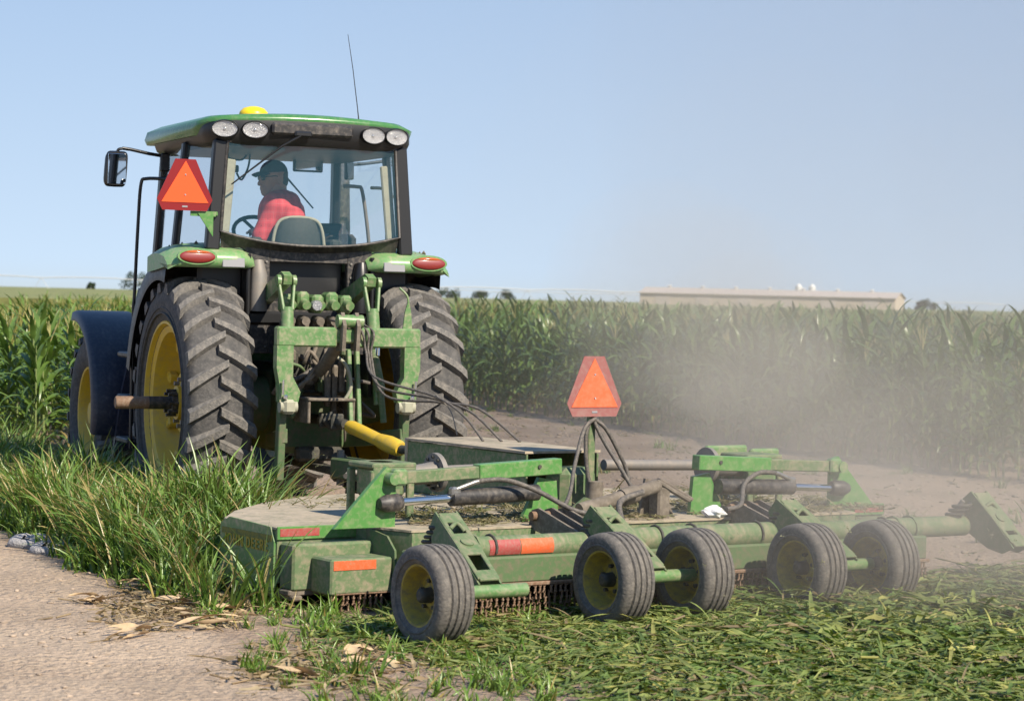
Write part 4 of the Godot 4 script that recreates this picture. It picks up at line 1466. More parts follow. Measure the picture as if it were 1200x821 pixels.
# ---------------------------------------------------------------- mower
func flat_at(y: float) -> Transform3D:
	return Transform3D(Basis(Vector3.RIGHT, Vector3.BACK, Vector3.UP), V(0, y, 0))   # polygon (x, z), thickness along y

func mower_wheel(parent: Node3D, at: Vector3, outer: int) -> void:
	var w := part("gauge_wheel", parent, at)
	var ax := Transform3D(Basis(Vector3.BACK, -PI / 2), Vector3.ZERO)
	var st := mk()
	var prof := [Vector2(0.14, -0.07), Vector2(0.155, -0.088), Vector2(0.18, -0.1), Vector2(0.21, -0.102), Vector2(0.228, -0.093)]
	for q in [[-0.082, 0.239], [-0.056, 0.243], [-0.05, 0.234], [-0.043, 0.234], [-0.038, 0.245], [-0.018, 0.246], [-0.014, 0.236], [-0.007, 0.236], [-0.003, 0.246], [0.018, 0.246], [0.022, 0.236], [0.029, 0.236], [0.033, 0.245], [0.052, 0.244], [0.056, 0.235], [0.062, 0.235], [0.066, 0.242], [0.082, 0.239]]:
		prof.append(Vector2(q[1], q[0]))
	prof.append_array([Vector2(0.228, 0.093), Vector2(0.21, 0.102), Vector2(0.18, 0.1), Vector2(0.155, 0.088), Vector2(0.14, 0.07)])
	lathe(st, prof, 56, ax)
	for s in [-1, 1]:
		lathe(st, [Vector2(0.172, s * 0.097), Vector2(0.176, s * 0.104), Vector2(0.182, s * 0.104), Vector2(0.186, s * 0.1)] if s < 0 else [Vector2(0.186, 0.1), Vector2(0.182, 0.104), Vector2(0.176, 0.104), Vector2(0.172, 0.097)], 56, ax)
	obj("tyre", st, mats.tyre_small, w)
	st = mk()
	var o := float(outer)
	var use := []
	for q in [Vector2(0.156, 0.07), Vector2(0.152, 0.085), Vector2(0.143, 0.083), Vector2(0.13, 0.055), Vector2(0.122, 0.0), Vector2(0.11, -0.012), Vector2(0.085, -0.008), Vector2(0.06, 0.012), Vector2(0.0, 0.012), Vector2(0, 0.0), Vector2(0.11, -0.025), Vector2(0.143, -0.083), Vector2(0.156, -0.07)]:
		use.append(Vector2(q.x, q.y * o))
	if outer > 0:
		use.reverse()
	lathe(st, use, 40, ax)
	obj("rim", st, mats.yellow_worn, w)
	st = mk()
	tube(st, [V(0, 0, 0), V(o * 0.05, 0, 0), V(o * 0.07, 0, 0), V(o * 0.078, 0, 0)], [0.04, 0.036, 0.034, 0.022], 16)
	obj("hub", st, mats.dark_iron, w)
	for k in 5:
		var f := TAU * k / 5.0
		st = mk()
		tube(st, [V(0, cos(f) * 0.07, sin(f) * 0.07), V(o * 0.028, cos(f) * 0.07, sin(f) * 0.07)], 0.011, 6)
		obj("wheel_nut", st, mats.dark_iron, w)

# pressed-steel arm that carries an axle: a sloping channel with two openings, a coil spring before it
func wheel_arm(parent: Node3D, x: float, axle: Vector3, spring_side: int) -> void:
	var a := part("wheel_arm", parent)
	var top := V(x, 0.535, -0.38)
	var foot := V(axle.x, axle.y + 0.02, axle.z)
	var along := (foot - top).normalized()
	var right := V(1, 0, 0)
	var up := along.cross(right).normalized() * -1.0
	if up.y < 0:
		up = -up
	var L := top.distance_to(foot)
	var b := Basis(right, up, -along)
	var st := mk()
	for s in [-1, 1]:
		box(st, top + along * L * 0.5 + right * s * 0.052 + up * 0.03, V(0.026, 0.012, L), 0.003, b)
	for q in [[0.03, 0.09], [0.46, 0.2], [0.95, 0.09]]:
		box(st, top + along * L * q[0] + up * 0.031, V(0.115, 0.012, q[1]), 0.003, b)
	tube(st, spline([top + along * L * 0.2 + right * -0.04 + up * 0.03, top + along * L * 0.17 + up * 0.05, top + along * L * 0.25 + right * 0.035 + up * 0.03], 5), 0.012, 7)
	obj("arm_plate", st, mats.green_dust, a)
	for s in [-1, 1]:
		st = mk()
		plate(st, [Vector2(-0.05, 0.03), Vector2(-0.06, -0.07), Vector2(0.12, -0.17), Vector2(L * 0.75, -0.13), Vector2(L, -0.07), Vector2(L + 0.03, 0.02), Vector2(L * 0.5, 0.035)], 0.01, Transform3D(Basis(along, up, right), top + right * s * 0.064))
		obj("arm_flange", st, mats.green_dirty, a)
	st = mk()
	tube(st, [top + along * L * 0.45 + up * 0.035, top + along * L * 0.45 + up * 0.045], 0.035, 16)
	obj("arm_boss", st, mats.green_dust, a)
	st = mk()
	var pts := []
	var s0 := top + V(spring_side * 0.02, -0.02, -0.03)
	var s1 := V(x + spring_side * 0.03, 0.32, -0.56)
	for k in 91:
		var t := k / 90.0
		var f := t * TAU * 7.5
		pts.append(s0.lerp(s1, t) + V(cos(f) * 0.048, 0, sin(f) * 0.048))
	tube(st, pts, 0.011, 6)
	obj("coil_spring", st, mats.dark_iron, a)
	st = mk()
	tube(st, [s0 + V(0, 0.02, 0), s1], 0.016, 8)
	obj("spring_rod", st, mats.grey_metal, a)

func strip_on_tube(called: String, parent: Node3D, x0: float, x1: float, y: float, z: float, r: float, m: Material) -> void:
	var st := mk()
	var rows := []
	for k in 7:
		var f := deg_to_rad(lerpf(-30.0, 45.0, k / 6.0))
		rows.append([V(x0, y + sin(f) * r, z + cos(f) * r), V((x0 + x1) * 0.5, y + sin(f) * r, z + cos(f) * r), V(x1, y + sin(f) * r, z + cos(f) * r)])
	sheet(st, rows, V(0, 0.4, 1), 1)
	obj(called, st, m, parent)

func chain_row(parent: Node3D, x0: float, x1: float, z: float, y: float) -> void:
	var st := mk()
	var x := x0
	while x < x1:
		var n := rng.randi_range(4, 5)
		for k in n:
			var c := V(x + rng.randf_range(-0.004, 0.004), y - k * 0.03, z + rng.randf_range(-0.01, 0.01))
			var d := V(0.011, 0, 0) if k % 2 == 0 else V(0, 0, 0.011)
			tube(st, [c + V(0, 0.02, 0) - d * 0.6, c + d * 0.3 + V(0, 0.0, 0), c - V(0, 0.02, 0) - d * 0.6], 0.0055, 4, false)
			tube(st, [c + V(0, 0.02, 0) + d * 0.6, c - d * 0.3 + V(0, 0.0, 0), c - V(0, 0.02, 0) + d * 0.6], 0.0055, 4, false)
		x += 0.034
	var o := obj("chain_curtain", st, mats.rust, parent)
	o.set_meta("kind", "stuff")

func gearbox(t: Node3D, s: int) -> void:
	var g := part("wing_gearbox", t, V(s * 1.37, 0.44, -1.6))
	var st := mk()
	box(st, V(0, 0.2, 0), V(0.2, 0.19, 0.24), 0.03)
	tube(st, [V(0, 0.28, 0), V(0, 0.31, 0)], 0.07, 14)
	obj("gear_case", st, mats.green_dirty, g)
	for k in [-1, 1]:
		for q in [-1, 1]:
			st = mk()
			box(st, V(k * 0.12, 0.13, q * 0.12), V(0.045, 0.28, 0.03), 0.006)
			obj("stand_leg", st, mats.green_dirty, g)
	st = mk()
	box(st, V(-s * 0.01, 0.295, 0.0), V(0.29, 0.03, 0.27), 0.008)
	box(st, V(-s * 0.01, 0.24, 0.13), V(0.28, 0.09, 0.012), 0.004)
	obj("stand_top", st, mats.green_dust, g)
	st = mk()
	tube(st, [V(-s * 0.1, 0.22, 0), V(-s * 0.3, 0.235, 0), V(-s * 0.36, 0.24, 0)], [0.05, 0.06, 0.065], 18)
	obj("shaft_cone", st, mats.grey_metal, g)
	st = mk()
	tube(st, [V(-s * 0.355, 0.24, 0), V(-s * 0.385, 0.242, 0)], 0.112, 26)
	obj("flange", st, mats.grey_metal, g)
	for k in 10:
		var f := TAU * k / 10.0
		for e in [-1]:
			st = mk()
			tube(st, [V(-s * 0.34, 0.24 + cos(f) * 0.09, sin(f) * 0.09), V(-s * 0.36, 0.24 + cos(f) * 0.09, sin(f) * 0.09)], 0.01, 6)
			obj("flange_bolt", st, mats.dark_iron, g)

func wing(t: Node3D, s: int) -> void:
	var poly := []
	for q in [[2.2, -1.29], [2.2, -1.87], [1.95, -2.22], [1.55, -2.62], [1.1, -2.92], [0.66, -3.05], [0.66, -0.9], [1.6, -0.9], [1.72, -1.29]]:
		poly.append(Vector2(q[0] * s, q[1]))
	var st := mk()
	plate(st, poly, 0.28, flat_at(0.28))
	obj("wing_skirt", st, mats.green_dirty, t)
	st = mk()
	var lip := []
	for q in poly:
		lip.append(Vector2(q.x * 1.003, q.y * 1.001))
	plate(st, lip, 0.012, flat_at(0.43))
	obj("wing_deck", st, mats.deck_top, t)
	# bevelled end plate and green edge along the rear
	st = mk()
	plate(st, [Vector2(-1.3, 0.1), Vector2(-1.3, 0.36), Vector2(-1.34, 0.435), Vector2(-1.8, 0.45), Vector2(-1.9, 0.41), Vector2(-1.9, 0.1)], 0.012, Transform3D(Basis(Vector3.BACK, Vector3.UP, Vector3.LEFT), V(s * 2.208, 0, 0)))
	obj("end_plate", st, mats.green, t)
	st = mk()
	box(st, V(s * 1.96, 0.405, -1.284), V(0.49, 0.07, 0.014), 0.003)
	obj("edge_plate", st, mats.green_clean, t)
	st = mk()
	box(st, V(s * 2.07, 0.408, -1.276), V(0.24, 0.042, 0.004), 0.001)
	obj("red_reflector", st, mats.strip_red, t)
	# stepped boxes behind the wing
	st = mk()
	box(st, V(s * 1.91, 0.235, -1.215), V(0.55, 0.25, 0.145), 0.012)
	obj("discharge_box", st, mats.green_dust, t)
	st = mk()
	box(st, V(s * 1.885, 0.2, -1.04), V(0.38, 0.19, 0.21), 0.01)
	obj("rear_box", st, mats.green_dust, t)
	st = mk()
	box(st, V(s * 1.93, 0.262, -0.933), V(0.26, 0.05, 0.004), 0.001)
	obj("orange_reflector", st, mats.strip_orange, t)
	st = mk()
	plate(st, [Vector2(-1.29, 0.44), Vector2(-1.0, 0.40), Vector2(-0.92, 0.33), Vector2(-0.9, 0.14), Vector2(-1.29, 0.3)], 0.012, Transform3D(Basis(Vector3.BACK, Vector3.UP, Vector3.LEFT), V(s * 1.69, 0, 0)))
	obj("divider_plate", st, mats.dark_green, t)
	# rounded ears that carry the rear tube
	for x in [1.63, 1.5]:
		st = mk()
		var ear := [Vector2(-0.75, 0.12), Vector2(-0.75, 0.34)]
		for k in 7:
			var f := deg_to_rad(150.0 - k * 30.0)
			ear.append(Vector2(-0.47 + cos(f) * 0.085, 0.37 + sin(f) * 0.085))
		ear.append(Vector2(-0.45, 0.12))
		plate(st, ear, 0.016, Transform3D(Basis(Vector3.BACK, Vector3.UP, Vector3.LEFT), V(s * x, 0, 0)))
		obj("tube_ear", st, mats.green_dirty, t)
	st = mk()
	tube(st, [V(s * (1.72 if s < 0 else 2.08), 0.38, -0.46), V(s * 0.76, 0.38, -0.46)], 0.062, 20)
	obj("wing_tube", st, mats.green_dust, t)
	st = mk()
	box(st, V(s * 1.2, 0.27, -0.62), V(0.98, 0.14, 0.5), 0.01)
	obj("rear_skirt", st, mats.dark_green, t)
	st = mk()
	box(st, V(s * 1.2, 0.195, -0.36), V(0.98, 0.02, 0.03), 0.004)
	obj("chain_bar", st, mats.rust, t)
	chain_row(t, minf(s * 0.74, s * 1.66), maxf(s * 0.74, s * 1.66), -0.35, 0.165)
	chain_row(t, minf(s * 1.72, s * 2.06), maxf(s * 1.72, s * 2.06), -0.95, 0.13)
	st = mk()
	box(st, V(s * 1.85, 0.115, -0.95), V(0.4, 0.02, 0.03), 0.004)
	obj("chain_bar", st, mats.rust, t)
	# runner along the end
	st = mk()
	box(st, V(s * 2.16, 0.075, -1.6), V(0.06, 0.03, 0.95), 0.008)
	box(st, V(s * 2.1, 0.1, -1.22), V(0.2, 0.03, 0.13), 0.006)
	obj("skid_shoe", st, mats.mud_brown, t)
	# gusset, fold strut and cylinder
	st = mk()
	plate(st, [Vector2(s * 1.96, 0.436), Vector2(s * 1.58, 0.436), Vector2(s * 1.58, 0.74), Vector2(s * 1.64, 0.76), Vector2(s * 1.68, 0.72)], 0.03, Transform3D(Basis(), V(0, 0, -1.12)))
	obj("gusset", st, mats.green_clean, t)
	st = mk()
	tube(st, [V(s * 1.625, 0.70, -1.15), V(s * 1.625, 0.70, -1.04)], 0.034, 14)
	box(st, V(s * 1.58, 0.705, -1.08), V(0.09, 0.09, 0.06), 0.012)
	obj("strut_clevis", st, mats.green, t)
	st = mk()
	bar(st, V(s * 1.6, 0.70, -1.1), V(s * 1.02, 0.722, -1.1), 0.055, 0.068)
	obj("strut_inner", st, mats.green_dust, t)
	st = mk()
	bar(st, V(s * 1.06, 0.72, -1.1), V(s * 0.5, 0.745, -1.1), 0.075, 0.088)
	obj("strut_sleeve", st, mats.green_clean, t)
	st = mk()
	tube(st, [V(s * 0.66, 0.745, -1.06), V(s * 0.66, 0.745, -1.055)], 0.012, 8)
	obj("strut_bolt", st, mats.dark_iron, t)
	st = mk()
	tube(st, [V(s * 1.70, 0.565, -1.08), V(s * 1.66, 0.565, -1.08), V(s * 1.58, 0.57, -1.08), V(s * 1.56, 0.57, -1.08)], [0.03, 0.048, 0.048, 0.036], 16)
	obj("cylinder_end", st, mats.black_dusty, t)
	st = mk()
	tube(st, [V(s * 1.56, 0.57, -1.08), V(s * 1.2, 0.585, -1.08)], 0.022, 14)
	obj("cylinder_rod", st, mats.chrome, t)
	st = mk()
	tube(st, [V(s * 1.24, 0.584, -1.08), V(s * 0.66, 0.6, -1.08)], 0.046, 16)
	obj("cylinder_barrel", st, mats.black_dusty, t)
	st = mk()
	tube(st, [V(s * 1.22, 0.63, -1.06), V(s * 1.1, 0.67, -1.05), V(s * 1.04, 0.68, -1.05)], 0.014, 8)
	box(st, V(s * 1.22, 0.62, -1.07), V(0.06, 0.05, 0.05), 0.01)
	obj("hose_fitting", st, mats.steel, t)
	st = mk()
	tube(st, spline([V(s * 1.08, 0.675, -1.05), V(s * 0.92, 0.68, -1.02), V(s * 0.75, 0.62, -0.95), V(s * 0.6, 0.52, -0.8), V(s * 0.45, 0.5, -0.75)], 6), 0.014, 8)
	obj("hydraulic_hose", st, mats.rubber_hose, t)
	st = mk()
	plate(st, [Vector2(s * 0.74, 0.436), Vector2(s * 0.48, 0.436), Vector2(s * 0.5, 0.66), Vector2(s * 0.62, 0.68)], 0.03, Transform3D(Basis(), V(0, 0, -1.13)))
	obj("centre_lug", st, mats.green_clean, t)
	gearbox(t, s)
	st = mk()
	tube(st, [V(s * 1.0, 0.685, -1.6), V(s * 0.2, 0.70, -1.6)], 0.033, 16)
	obj("wing_shaft", st, mats.grey_metal, t)
	# hinge ears between wing and centre
	for k in 3:
		var x := s * (0.62 + k * 0.09)
		st = mk()
		plate(st, [Vector2(-0.95, 0.42), Vector2(-0.92, 0.52), Vector2(-0.86, 0.535), Vector2(-0.5, 0.44), Vector2(-0.45, 0.38), Vector2(-0.6, 0.36)], 0.016, Transform3D(Basis(Vector3.BACK, Vector3.UP, Vector3.LEFT), V(x, 0, 0)))
		obj("hinge_ear", st, mats.mud_brown, t)
	st = mk()
	tube(st, [V(s * 0.58, 0.49, -0.88), V(s * 0.84, 0.49, -0.88)], 0.026, 12)
	obj("hinge_pin", st, mats.rust, t)
	for x in [0.79, 1.4]:
		st = mk()
		var loop := []
		for k in 9:
			var f := deg_to_rad(-20.0 + k * 27.5)
			loop.append(V(s * x, 0.38 + sin(f) * 0.068, -0.46 + cos(f) * 0.068))
		tube(st, loop, 0.008, 6)
		obj("tube_strap", st, mats.dark_iron, t)

func make_mower() -> void:
	var t := thing("rotary_mower", "wide green folding rotary mower on small wheels behind the tractor", "mower", MOWER_AT, MOWER_TURN)
	for s in [-1, 1]:
		wing(t, s)
	# centre deck, tube and skirt
	var st := mk()
	plate(st, [Vector2(-0.62, -0.9), Vector2(-0.62, -3.05), Vector2(-0.3, -3.12), Vector2(0.3, -3.12), Vector2(0.62, -3.05), Vector2(0.62, -0.9)], 0.28, flat_at(0.28))
	obj("centre_skirt", st, mats.green_dirty, t)
	st = mk()
	plate(st, [Vector2(-0.63, -0.89), Vector2(-0.63, -3.06), Vector2(-0.3, -3.13), Vector2(0.3, -3.13), Vector2(0.63, -3.06), Vector2(0.63, -0.89)], 0.012, flat_at(0.43))
	obj("centre_deck", st, mats.deck_top, t)
	st = mk()
	tube(st, [V(-0.6, 0.385, -0.46), V(0.6, 0.385, -0.46)], 0.068, 20)
	obj("centre_tube", st, mats.green_dust, t)
	st = mk()
	box(st, V(0, 0.27, -0.62), V(1.22, 0.14, 0.5), 0.01)
	obj("rear_skirt", st, mats.dark_green, t)
	st = mk()
	box(st, V(0, 0.195, -0.36), V(1.2, 0.02, 0.03), 0.004)
	obj("chain_bar", st, mats.rust, t)
	chain_row(t, -0.6, 0.6, -0.35, 0.165)
	for x in [-0.3, -0.05, 0.42]:
		st = mk()
		var loop := []
		for k in 9:
			var f := deg_to_rad(-20.0 + k * 27.5)
			loop.append(V(x, 0.385 + sin(f) * 0.074, -0.46 + cos(f) * 0.074))
		tube(st, loop, 0.008, 6)
		obj("tube_strap", st, mats.dark_iron, t)
	strip_on_tube("red_reflector", t, -1.44, -1.245, 0.38, -0.46, 0.0645, mats.strip_red)
	strip_on_tube("orange_reflector", t, -1.24, -1.03, 0.38, -0.46, 0.0645, mats.strip_orange)
	# wheels and arms
	var zs := 0.18
	mower_wheel(t, V(-2.17, 0.247, zs), -1)
	mower_wheel(t, V(-0.95, 0.247, 0.02), -1)
	mower_wheel(t, V(-0.4, 0.247, 0.0), -1)
	mower_wheel(t, V(0.4, 0.247, 0.0), -1)
	mower_wheel(t, V(0.95, 0.247, 0.0), -1)
	mower_wheel(t, V(2.5, 0.247, zs), 1)
	wheel_arm(t, -1.72, V(-1.83, 0.26, zs - 0.03), -1)
	wheel_arm(t, -0.72, V(-0.68, 0.26, 0.0), -1)
	wheel_arm(t, 0.6, V(0.68, 0.26, 0.0), -1)
	wheel_arm(t, 2.14, V(2.2, 0.26, -0.14), -6)
	for q in [[-2.15, -1.62, zs], [-0.95, -0.4, 0.01], [0.4, 0.95, 0.0], [2.0, 2.48, zs]]:
		st = mk()
		tube(st, [V(q[0], 0.247, q[2]), V(q[1], 0.247, q[2])], 0.034, 14)
		obj("axle", st, mats.green, t)
	# tongue: low hitch beam, then the raised housing of the divider gearbox
	st = mk()
	bar(st, V(-0.05, 0.5, -4.25), V(-0.05, 0.5, -3.0), 0.16, 0.14, Vector3.UP, 0.012)
	obj("tongue", st, mats.dark_green, t)
	st = mk()
	box(st, V(-0.05, 0.5, -4.26), V(0.1, 0.2, 0.12), 0.03)
	obj("hitch_clevis", st, mats.dark_iron, t)
	st = mk()
	box(st, V(-0.262, 0.6, -2.4), V(0.014, 0.32, 1.32), 0.004)
	box(st, V(0.262, 0.6, -2.4), V(0.014, 0.32, 1.32), 0.004)
	obj("housing_side", st, mats.green_dirty, t)
	st = mk()
	plate(st, [Vector2(-0.28, -3.07), Vector2(0.28, -3.07), Vector2(0.28, -1.74), Vector2(-0.28, -1.74)], 0.014, flat_at(0.772))
	obj("housing_top", st, mats.deck_top, t)
	st = mk()
	box(st, V(-0.262, 0.6, -3.06), V(0.03, 0.34, 0.03), 0.004)
	box(st, V(0.262, 0.6, -3.06), V(0.03, 0.34, 0.03), 0.004)
	obj("housing_post", st, mats.deck_top, t)
	st = mk()
	box(st, V(0, 0.56, -1.66), V(0.26, 0.26, 0.22), 0.04)
	obj("divider_gearbox", st, mats.green_dirty, t)
	for s in [1]:
		st = mk()
		box(st, V(1.36, 0.665, -1.85), V(0.34, 0.24, 0.05), 0.02)
		box(st, V(1.68, 0.65, -1.85), V(0.24, 0.22, 0.05), 0.02)
		obj("shaft_guard", st, mats.green, t)
	# drive shaft from the tractor: yellow guard, worn ends, joints
	st = mk()
	tube(st, [V(-0.04, 0.785, -4.15), V(-0.038, 0.778, -4.1), V(-0.01, 0.70, -3.74)], [0.042, 0.047, 0.043], 18)
	obj("shaft_guard_tube", st, mats.yellow, t)
	st = mk()
	tube(st, [V(-0.012, 0.71, -3.8), V(-0.006, 0.69, -3.68), V(0, 0.674, -3.58), V(0, 0.668, -3.55)], [0.048, 0.06, 0.055, 0.045], 18)
	obj("guard_bell", st, mats.yellow, t)
	st = mk()
	tube(st, [V(-0.05, 0.81, -4.52), V(-0.045, 0.80, -4.2)], 0.032, 12)
	for k in 3:
		box(st, V(-0.05, 0.808, -4.3 - k * 0.075), V(0.1, 0.11, 0.035), 0.015, Basis(Vector3.BACK, k * 0.8))
	obj("universal_joint", st, mats.dark_iron, t)
	st = mk()
	tube(st, [V(0, 0.67, -3.6), V(0, 0.65, -3.0), V(0, 0.64, -1.7)], 0.03, 12)
	obj("drive_shaft", st, mats.dark_iron, t)
	# jack, stop handle and parking stand near the hitch
	st = mk()
	tube(st, spline([V(-0.42, 0.5, -3.55), V(-0.34, 0.52, -3.6), V(-0.25, 0.5, -3.55), V(-0.2, 0.53, -3.5)], 5), 0.02, 7)
	obj("tongue_hook", st, mats.grey_metal, t)
	# emblem on its post, hoses looped beside it
	st = mk()
	bar(st, V(0, 0.43, -1.47), V(0, 1.12, -1.47), 0.05, 0.03, Vector3.BACK)
	obj("emblem_post", st, mats.green_dirty, t)
	emblem("slow_vehicle_emblem", t, V(0, 1.0, -1.44), 0.355, mats.emblem_orange_dusty, mats.emblem_red_dusty, 0.0, -0.04)
	for q in [[V(0.02, 0.99, -1.45), V(-0.1, 0.93, -1.4), V(-0.24, 0.72, -1.3), V(-0.34, 0.58, -1.2), V(-0.5, 0.5, -1.05)], [V(0.0, 0.99, -1.45), V(0.08, 0.92, -1.42), V(0.2, 0.72, -1.4), V(0.22, 0.63, -1.38), V(0.17, 0.66, -1.38)], [V(0.0, 0.97, -1.44), V(0.05, 0.85, -1.4), V(0.1, 0.7, -1.3), V(0.18, 0.5, -1.2)], [V(-0.01, 0.98, -1.46), V(-0.05, 0.88, -1.45), V(-0.045, 0.7, -1.44), V(-0.02, 0.5, -1.4)]]:
		st = mk()
		tube(st, spline(q, 7), 0.012, 8)
		obj("hydraulic_hose", st, mats.rubber_hose, t)
	# rock shaft in the middle
	st = mk()
	tube(st, [V(-0.42, 0.5, -1.0), V(-0.2, 0.545, -1.0), V(0.14, 0.625, -1.0)], 0.04, 14)
	tube(st, [V(-0.12, 0.56, -1.0), V(-0.02, 0.585, -1.0)], 0.052, 14)
	obj("rock_shaft", st, mats.mud_brown, t)
	st = mk()
	box(st, V(0.17, 0.52, -1.02), V(0.09, 0.2, 0.1), 0.012)
	plate(st, [Vector2(0.08, 0.43), Vector2(0.34, 0.43), Vector2(0.24, 0.64), Vector2(0.12, 0.66)], 0.02, Transform3D(Basis(), V(0, 0, -1.1)))
	obj("shaft_bracket", st, mats.mud_brown, t)
	for k in 2:
		st = mk()
		bar(st, V(0.12 + k * 0.07, 0.655, -1.0 - k * 0.06), V(0.34 + k * 0.07, 0.535, -0.96 - k * 0.06), 0.05, 0.022)
		obj("bracket_strap", st, mats.mud_brown, t)
	st = mk()
	tube(st, [V(0, 0.44, -1.42), V(0, 0.62, -1.42)], 0.05, 12)
	obj("post_socket", st, mats.mud_brown, t)
	st = mk()
	plate(st, [Vector2(-0.4, 0.436), Vector2(0.02, 0.436), Vector2(-0.06, 0.5), Vector2(-0.22, 0.55)], 0.02, Transform3D(Basis(), V(0, 0, -1.22)))
	obj("socket_web", st, mats.dark_green, t)
	st = mk()
	tube(st, spline([V(-0.05, 0.6, -0.9), V(-0.25, 0.55, -0.85), V(-0.33, 0.42, -0.7)], 5), 0.018, 8)
	obj("hydraulic_hose", st, mats.rubber_hose, t)
	# maker's name on the left end plate
	var font := SystemFont.new()
	font.font_names = PackedStringArray(["Droid Sans"])
	font.font_weight = 700
	var tm := TextMesh.new()
	tm.text = "JOHN DEERE"
	tm.font = font
	tm.font_size = 64
	tm.pixel_size = 0.0013
	tm.depth = 0.003
	var nm := put("name_lettering", tm, mats.deck_text, t)
	nm.transform = Transform3D(Basis(Vector3.UP, -PI / 2), V(-2.217, 0.33, -1.6))
	st = mk()
	box(st, V(-2.2155, 0.375, -1.6), V(0.003, 0.035, 0.56), 0.001)
	obj("yellow_stripe", st, mats.decal_yellow, t)
	# hoses that droop from the tractor's couplings to the tongue housing
	var tb := Basis(Vector3.UP, deg_to_rad(ROW_TURN - MOWER_TURN))
	var off := Basis(Vector3.UP, deg_to_rad(-MOWER_TURN)) * (TRACTOR_AT - MOWER_AT)
	var tp := func(x: float, y: float, z: float) -> Vector3: return off + tb * V(x, y, z)
	for k in 3:
		var e := k * 0.02
		st = mk()
		var path := [tp.call(0.02 + k * 0.1, 1.5, 0.7), tp.call(0.06 + e * 2, 1.47, 1.1), tp.call(0.08 + e * 2, 1.42, 1.22), tp.call(0.1 + e, 1.3 - e, 1.24), V(-0.17 + e * 2, 1.14 - e * 3, -3.62), V(-0.03 + e, 1.04 - e, -3.12), V(0.0 + e * 3, 0.93 + e, -2.82), V(0.02 + e * 5, 0.78, -2.62 + e * 3)]
		tube(st, spline(path, 7), 0.0085, 8)
		obj("hydraulic_hose", st, mats.rubber_hose, t)
	st = mk()
	tube(st, spline([V(-0.03, 1.05, -3.1), V(0.02, 0.95, -3.0), V(0.04, 0.8, -2.95)], 5), 0.004, 5)
	obj("tether_wire", st, mats.grey_metal, t)
	# scraps that lie on the deck
	var sc := obj("paper_scrap", clump_mesh(), mats.white_scrap)
	sc.position = MOWER_AT + Basis(Vector3.UP, deg_to_rad(MOWER_TURN)) * V(0.5, 0.437, -0.92)
	tag(sc, "crumpled white scrap lying on the mower deck", "scrap")

func clump_mesh() -> SurfaceTool:
	var st := mk()
	var rings := []
	for i in 5:
		var ring := []
		for k in 9:
			var r: float = [0.03, 0.052, 0.055, 0.04, 0.012][i] * (1.0 + 0.3 * sin(k * 2.3 + i * 1.7))
			ring.append(V(cos(TAU * k / 9.0) * r * 1.2, i * 0.018, sin(TAU * k / 9.0) * r))
		rings.append(ring)
	loft(st, rings, -1)
	return st

# ---------------------------------------------------------------- plants
# a leaf or blade: an arching, folded, tapering strip from the origin of xf; it sets off along +x and up
func leaf(st: SurfaceTool, xf: Transform3D, length: float, width: float, elev: float, droop: float, twist: float, col := Color.WHITE, seg := 8, fold := 0.25, wave := 0.0, blunt := false) -> void:
	var p := Vector3.ZERO
	var rows := []
	for i in seg + 1:
		var t := float(i) / seg
		var e := elev - droop * pow(t, 1.35)
		var d := V(cos(e), sin(e), 0)
		var w := width * 0.5 * minf(1.0, 0.45 + t * 3.0) * pow(maxf(0.0, 1.0 - t), 0.62)
		if blunt:
			w = width * 0.5 * (0.72 + 0.28 * sin(t * 11.0 + width * 300.0)) * (1.0 if i < seg else 0.4)
		var side := V(0, 0, 1).rotated(d, twist * t + wave * sin(t * 9.0))
		var up := d.cross(side) * -1.0
		rows.append([xf * (p - side * w + up * w * fold), xf * p, xf * (p + side * w + up * w * fold)])
		p += d * length / seg
	st.set_color(col)
	for i in seg:
		for k in 2:
			var a: Vector3 = rows[i][k]
			var b: Vector3 = rows[i][k + 1]
			var c: Vector3 = rows[i + 1][k + 1]
			var e: Vector3 = rows[i + 1][k]
			st.set_smooth_group(1)
			st.add_vertex(a); st.add_vertex(b); st.add_vertex(c)
			if i < seg - 1 or blunt:
				st.add_vertex(a); st.add_vertex(c); st.add_vertex(e)

func multi(called: String, mesh: Mesh, m: Material, where: Array, tints: Array, parent: Node) -> MultiMeshInstance3D:
	var mm := MultiMesh.new()
	mm.transform_format = MultiMesh.TRANSFORM_3D
	mm.use_colors = true
	mm.mesh = mesh
	mm.instance_count = where.size()
	for i in where.size():
		mm.set_instance_transform(i, where[i])
		mm.set_instance_color(i, tints[i])
	var o := MultiMeshInstance3D.new()
	o.multimesh = mm
	o.material_override = m
	add_named(called, o, parent)
	return o

func spin(at: Vector3, k := 1.0, lean := 0.0) -> Transform3D:
	var b := Basis(Vector3.UP, rng.randf() * TAU) * Basis(Vector3.RIGHT, rng.randfn() * lean)
	return Transform3D(b.scaled(Vector3.ONE * k), at)

